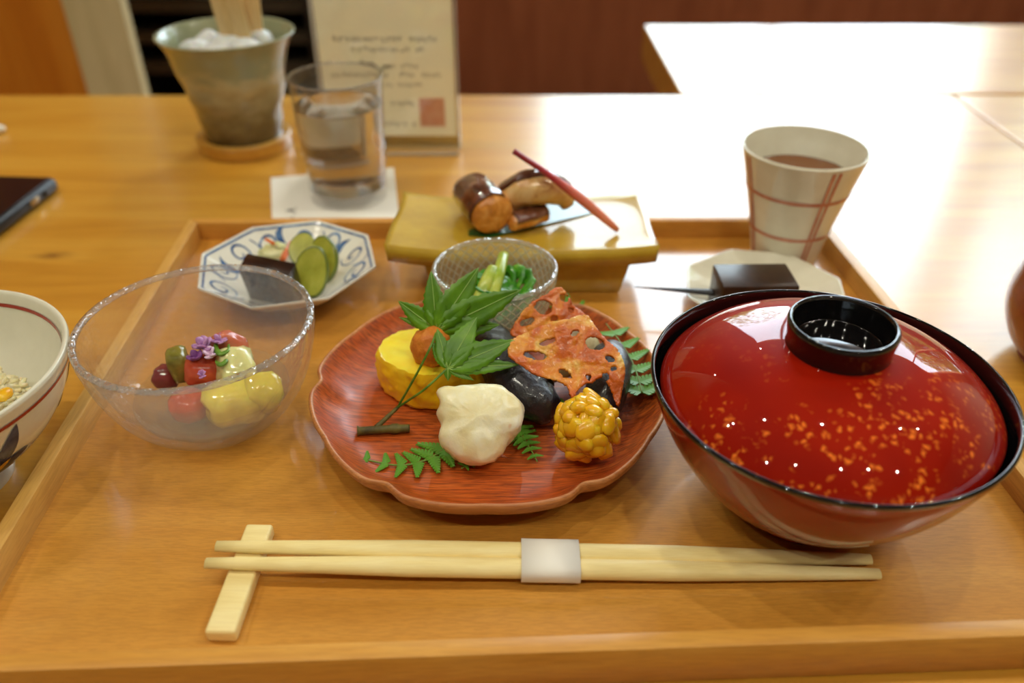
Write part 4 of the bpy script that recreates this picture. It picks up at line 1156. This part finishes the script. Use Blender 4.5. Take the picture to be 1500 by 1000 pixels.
tag(obj('tea', lathe([(0, .0548), (rr * .97, .0548), (rr, .0552), (rr - .002, .0520), (0, .050)], 64), plain('tea', srgb(120, 70, 30), rough=.03, coat=.5), loc=TC), 'brown tea inside the cream grid-patterned cup', 'tea')

# ------------------------------------------------------------------ dessert plate with yokan and pick
DC = Vector((.1440, .4035, T)); OROT2 = math.radians(12)
def oct2(ph, r, z):
    a = (ph - OROT2) % (PI / 4) - PI / 8; k = min(1, max(0, (r / .046 - .35) / .4))
    return r * (1 + (math.cos(PI / 8) / math.cos(a) - 1) * k)
dp = [(0, .0050), (.026, .0050), (.034, .0062), (.0430, .0100), (.0462, .0115), (.0470, .0112), (.0466, .0104), (.0400, .0068), (.0270, .0020), (.0250, .0003), (.0225, .0003), (.0215, .0015), (0, .0015)]
tag(obj('dessert_plate', lathe(smoothed(dp, 4), 128, rad=oct2), M_CREAM, loc=DC), 'small cream octagonal plate under the dark sweet', 'plate')
M_YOKAN = mottled('yokan', [(.3, srgb(40, 22, 14)), (.7, srgb(60, 36, 22))], 200, rough=.4, coat=.12, coatr=.2)
yk = at(1108, 398, T + .022)
tag(obj('bean_jelly', box(.0410, .0255, .0225, .0010), M_YOKAN, loc=(.1325, .3890, T + .0166), rot=(0, 0, .02), auto=40), 'dark brown block of sweet bean jelly on the octagonal plate', 'sweet')
P0, P1 = at(929, 420, T + .0150), at(1150, 436, T + .0135)
pk = []
for i in range(12): pk.append(P0.lerp(P1, i / 11))
tag(obj('sweet_pick', tube([p - P0 for p in pk], [.0003 + .0030 * min(1, i / 7) for i in range(12)], 8, 1, .6), plain('black_pick', srgb(28, 30, 36), rough=.3), loc=P0), 'thin black pick lying across the front of the dessert plate', 'pick')

# ------------------------------------------------------------------ water glass on paper coaster
cq = [at(397, 262, 0), at(577, 247, 0), at(586, 328, 0), at(399, 330, 0)]
co = thing('paper_coaster', 'white square paper coaster under the water glass', 'coaster', (-.132, .565, 0))
coo = Vector(co.location)
obj('sheet', prism([(p.x - coo.x, p.y - coo.y, .0003) for p in cq][::-1], [(p.x - coo.x, p.y - coo.y, .0011) for p in cq][::-1]), M_PAPER, co, smooth=False)
def stroke_marks(rnd, n, sx, sy):
    V, F = [], []
    for i in range(n):
        x, y = rnd.uniform(-sx, sx), rnd.uniform(-sy, sy); a = rnd.choice([0, 0, PI / 2, .6, -.6]); L, Wd = rnd.uniform(.25, .7) * sx, sx * .16
        d = Vector((math.cos(a), math.sin(a))); n_ = Vector((-d.y, d.x)); c_ = Vector((x, y)); k = len(V)
        for p in (c_ - d * L - n_ * Wd, c_ + d * L - n_ * Wd, c_ + d * L + n_ * Wd, c_ - d * L + n_ * Wd): V.append((p.x, p.y, 0))
        F.append((k, k + 1, k + 2, k + 3))
    return V, F
for px, py in ((427, 309), (430, 322)):
    p = at(px, py, .0013) - coo
    obj('printed_mark', stroke_marks(random.Random(px), 9, .0032, .0040), plain('dark_ink', srgb(60, 56, 50), rough=.8), co, smooth=False, loc=p)
WC = Vector((-.1210, .5660, .0011))
wo = [(0, .0003), (.0245, .0003), (.0268, .0010), (.0278, .0035), (.0290, .0250), (.0308, .0600), (.0322, .0870), (.0323, .0885), (.0318, .0891), (.0313, .0886)]
wi = [(.0313, .0886), (.0300, .0600), (.0281, .0250), (.0268, .0110), (.0245, .0085), (0, .0080)]
wos, wis = smoothed(wo, 4), smoothed(wi, 5)
wg = thing('water_glass', 'clear glass tumbler of water standing on the paper coaster', 'glass', WC)
obj('glass_wall', lathe(wos + wis[1:], 72), M_GLASS, wg)
obj('rim', torus(.0318, .0007, .0886), M_GRIM, wg)
WI = rz_fun(wis)
pr = [(0, .0083)] + [(WI(z) - .0002, z) for z in (.0095, .012, .02, .03, .04, .05, .06, .068)] + [(WI(.0695) - .0002, .0695), (WI(.0695) - .002, .0688), (0, .0687)]
tag(obj('water', lathe(pr, 72), M_WATER, loc=WC), 'clear water filling the glass tumbler', 'water')

# ------------------------------------------------------------------ pottery ice bucket with tongs on a wooden base
IC = Vector((-.2255, .6700, 0))
tag(obj('round_wood_coaster', lathe(smoothed([(0, .0003), (.0350, .0003), (.0362, .0003), (.0375, .002), (.0375, .009), (.036, .011), (0, .011)], 3), 64), M_TABLE, loc=IC), 'thick round wooden coaster under the pottery ice bucket', 'coaster')
def pot_mat():
    m, nt, b = newmat('pottery_glaze')
    v = coords(nt, (1, 1, 1)); se = N(nt, 'ShaderNodeSeparateXYZ'); nt.links.new(v, se.inputs[0])
    nn = noisetex(nt, coords(nt, (30, 30, 70)), 1.6, 4, .6)
    mr = N(nt, 'ShaderNodeMapRange'); mr.inputs[1].default_value = 0; mr.inputs[2].default_value = .085; nt.links.new(se.outputs['Z'], mr.inputs[0])
    ad = N(nt, 'ShaderNodeMath', operation='MULTIPLY_ADD'); ad.inputs[1].default_value = .5; nt.links.new(nn, ad.inputs[0]); nt.links.new(mr.outputs[0], ad.inputs[2])
    r = ramp(nt, ad.outputs[0], [(.24, srgb(70, 54, 30)), (.46, srgb(120, 106, 70)), (.85, srgb(184, 172, 130)), (1.2 / 1.25, srgb(150, 154, 122)), ])
    nt.links.new(r.outputs[0], b.inputs['Base Color']); setp(b, rough=.22, coat=.4); bump(nt, b, nn, .4, .002); return m
def potw(ph, r, z):
    k = max(0, min(1, z / .02)) * max(0, min(1, (.075 - z) / .015))
    return r * (1 + k * (.055 * nz((math.cos(ph) * 1.2, math.sin(ph) * 1.2, z * 55), 1.5, 2) + .012 * math.sin(z * 190 + 2 * math.sin(ph * 2)))), z
po = [(0, .0003), (.029, .0003), (.0315, .002), (.0345, .018), (.0390, .040), (.0430, .058), (.0465, .070), (.0512, .0790), (.0532, .0812)]
pi_ = [(.0532, .0812), (.0533, .0823), (.0520, .0826), (.0500, .0812), (.0452, .0700), (.0400, .050), (.032, .015), (.028, .009), (0, .008)]
V1 = lathe(smoothed(po, 6), 112, disp=potw); V2 = lathe(smoothed(pi_, 5)[1:], 112)
PBZ = IC + Vector((0, 0, .011))
tag(obj('ice_bucket', stitch(V1, V2, 112), pot_mat(), loc=PBZ), 'grey-green glazed pottery ice bucket on the round wooden coaster', 'ice bucket')
rnd = random.Random(21)
ice = [(-.023, -.010, .067), (-.004, -.023, .067), (.018, -.013, .068), (-.020, .013, .068), (.002, .001, .070), (.022, .012, .069), (.002, .024, .067)]
words_ = ['frosty ice cube at the left of the ice bucket', 'frosty ice cube nearest the viewer in the ice bucket', 'frosty ice cube at the right front of the ice bucket', 'frosty ice cube at the back left of the ice bucket', 'frosty ice cube in the middle under the wooden tongs', 'frosty ice cube at the right of the ice bucket', 'frosty ice cube at the very back of the ice bucket']
M_FROST = mottled('frosted_ice', [(.3, srgb(222, 226, 226)), (.7, srgb(244, 246, 246))], 120, rough=.25, sss=.3, ssscale=.004, trans=.15, ior=1.3)
for (x, y, z), wd in zip(ice, words_):
    tag(obj('ice_cube', blob(.011, .011, .011, .08, 1.5, int(x * 900), 3, power=4), M_FROST, loc=PBZ + Vector((x, y, z)), rot=(rnd.uniform(-.5, .5), rnd.uniform(-.5, .5), rnd.uniform(0, 1.5))), wd, 'ice')
for k in range(5):      # lower ice that carries the visible cubes
    pass
tg = thing('wooden_tongs', 'pale flat wooden tongs standing in the ice bucket', 'tongs', PBZ + Vector((.006, .004, .060)))
for s, dx in ((-1, 0), (1, .004)):
    bm = box(.0245, .0035, .12, .0006, c=(0, 0, .06))
    obj('tong_arm', bm, M_TONG, tg, loc=(.004 + dx, s * .0045, 0), rot=(-.05 * s, .06 * s - .02, .12 * s), auto=40)

# ------------------------------------------------------------------ acrylic sign stand
SG = Vector((-.0985, .6600, 0))
sg = thing('sign_stand', 'clear acrylic table sign stand holding a cream paper notice', 'sign', SG, math.radians(0))
hw = .0545
obj('front_panel', box(hw * 2, .0018, .165, .0003, c=(0, -.0035, .086)), M_ACRYL, sg, smooth=False)
obj('back_panel', box(hw * 2, .0018, .165, .0003, c=(0, .0025, .086)), M_ACRYL, sg, smooth=False)
obj('base_panel', box(hw * 2, .045, .003, .0004, c=(0, .012, .0018)), M_ACRYL, sg, smooth=False)
pa = obj('paper_notice', box(hw * 2 - .003, .0006, .150, c=(0, -.0005, .0880)), M_CARD, sg, smooth=False)
M_EDGE = plain('polished_acrylic_edge', srgb(214, 210, 200), rough=.2, trans=.5)
for s in (-1, 1): obj('edge_strip', box(.0014, .008, .165, c=(s * (hw + .0006), -.0005, .086)), M_EDGE, sg, smooth=False)
obj('edge_strip', box(hw * 2, .0016, .0024, c=(0, -.0125, .0016)), M_EDGE, sg, smooth=False)
def text_row(x0, x1, z, h, seed, mat=M_INK, gap=.15):
    rnd = random.Random(seed); V, F = [], []; x = x0
    while x < x1:
        if rnd.random() > gap:
            for q in range(4):
                cx, cz = x + h * rnd.uniform(.15, .85), z + h * rnd.uniform(-.4, .4); a = rnd.choice([0, 0, PI / 2, PI / 2, .7])
                L, Wd = h * rnd.uniform(.2, .45), h * .07; dx, dz = math.cos(a), math.sin(a); k = len(V)
                for sa, sb in ((-1, -1), (1, -1), (1, 1), (-1, 1)): V.append((cx + dx * L * sa - dz * Wd * sb, -.00105, cz + dz * L * sa + dx * Wd * sb))
                F.append((k, k + 1, k + 2, k + 3))
        x += h * 1.1
    obj('printed_text', (V, F), mat, pa, smooth=False)
def vz(px, py): 
    u, v = px - 750, py - 500; d = (u, FPX * CT - v * ST, -FPX * ST - v * CT); k = .6585 / d[1]
    return d[0] * k - SG.x, CAMZ + d[2] * k
for i, (xa, xb, y, h) in enumerate([(486, 640, 58, .0042), (506, 622, 73, .0038), (485, 652, 110, .0038), (572, 604, 152, .0036), (540, 604, 182, .0036), (540, 620, 125, .0030), (560, 606, 97, .0032)]):
    a, z = vz(xa, y); b, _ = vz(xb, y); text_row(a, b, z, h, i)
q = [vz(x, y) for x, y in ((527, 90), (535, 94), (545, 93), (553, 100), (558, 104), (565, 97), (572, 99))]
obj('printed_signature', tube([(x, -.0010, z) for x, z in q], .0009, 5), M_INK, pa)
x, z = vz(633, 165); obj('red_stamp', box(.0205, .0004, .0235, c=(x, -.0009, z)), M_STAMP, pa, smooth=False)

# ------------------------------------------------------------------ phone
ph = thing('smartphone', 'dark smartphone in a black case at the left edge of the table', 'phone', (-.386, .5065, 0), math.radians(-4))
obj('case', box(.078, .152, .0105, .0045, 4, c=(0, 0, .0056)), plain('phone_case', srgb(18, 20, 22), rough=.4), ph, auto=60)
obj('screen', box(.0715, .1455, .0006, .0002, 1, c=(0, 0, .0110)), plain('phone_glass', srgb(10, 12, 22), rough=.08, spec=.25), ph, smooth=False)
obj('side_button', box(.0010, .010, .0042, .0004, 2, c=(.0392, .042, .0060)), plain('champagne_metal', srgb(176, 152, 110), rough=.3, metal=.6), ph)
obj('side_button', box(.0010, .005, .0042, .0004, 2, c=(.0392, .057, .0060)), MATS['phone_case'], ph)

# ------------------------------------------------------------------ reddish cup at the right edge, white rest at the left edge
vc = thing('clay_teapot', 'rounded reddish-brown clay vessel at the right edge of the table', 'teapot', (.3010, .3560, 0))
M_CLAY = mottled('red_clay', [(.3, srgb(120, 46, 26)), (.7, srgb(146, 62, 38))], 60, rough=.25, coat=.4)
obj('body', lathe(smoothed([(0, .0003), (.026, .0003), (.0275, .002), (.036, .012), (.0425, .030), (.0405, .050), (.033, .064), (.024, .070), (.0225, .0705), (.0225, .068), (.03, .060), (.038, .045), (.039, .03), (.03, .01), (0, .006)], 5), 80), M_CLAY, vc)
obj('lid', lathe(smoothed([(0, .0815), (.004, .0825), (.0065, .0800), (.0050, .0765), (.0060, .0745), (.016, .0735), (.0235, .0708), (.0215, .0700), (0, .0705)], 4), 64), M_CLAY, vc)
obj('handle', tube(curve([(.038, .01, .055), (.060, .015, .058), (.064, .016, .040), (.056, .014, .022), (.038, .01, .018)], 6), .0045, 10), M_CLAY, vc)
wr = at(-12, 188, .004)
tag(obj('ceramic_rest', blob(.012, .006, .0042, .05, 1.2, 3, 3, flat=.8), M_WHITE, loc=(wr.x, wr.y, .0037)), 'small white ceramic piece at the far left edge of the table', 'ceramic rest')

# ------------------------------------------------------------------ chopsticks, paper band, rest
cr = thing('chopstick_rest', 'pale wooden chopstick rest under the chopstick tips', 'chopstick rest', (-.1010, .2035, T), math.radians(-1.5))
hwR = .0054
obj('bar', box(hwR * 2, .0505, .0058, .0012, 3, c=(0, 0, .0031)), M_BAMBOO, cr, auto=50)
def chop(label, a, b, wid, zoff):
    A, B = Vector(a), Vector(b); n = 20; V, F = [], []
    d = (B - A); 
    pts = [A.lerp(B, i / n) for i in range(n + 1)]
    rad = []
    for i in range(n + 1):
        t = i / n; e = min(t, 1 - t) / .30; rad.append((.0021 + (.0040 - .0021) * min(1, e) ** .9))
    return tag(obj('chopstick', tube([p - A for p in pts], rad, 16, 1.08, .82), M_BAMBOO, loc=A), label, 'chopstick', 'pair of pale wooden chopsticks')
za, zb = T + .0082, T + .0030
chop('pale chopstick nearer the wooden plate, tapered at both ends', (-.1130, .2150, za), (.1377, .2130, zb), .004, 0)
chop('pale chopstick nearer the viewer, tapered at both ends', (-.1145, .2068, za), (.1385, .2060, zb), .004, 0)
x0, x1 = .0035, .0255; xm = (x0 + x1) / 2; zc = za + (zb - za) * (xm + .113) / .2507
P = []
hy, hz = .0091, .0038
for i in range(48):
    a = 2 * PI * i / 48; cx, sn = math.cos(a), math.sin(a)
    P.append((hy * (abs(cx) ** .55) * (1 if cx > 0 else -1), hz * (abs(sn) ** .7) * (1 if sn > 0 else -1)))
V = [(s * (x1 - x0) / 2, y, z) for s in (-1, 1) for y, z in P]; F = [(i, (i + 1) % 48, 48 + (i + 1) % 48, 48 + i) for i in range(48)]
tag(obj('paper_band', (V, F), M_PAPER, loc=(xm, .2103, zc), rot=(0, .0205, -.006), solid=.0003), 'white paper band wrapped around the two chopsticks', 'paper band')
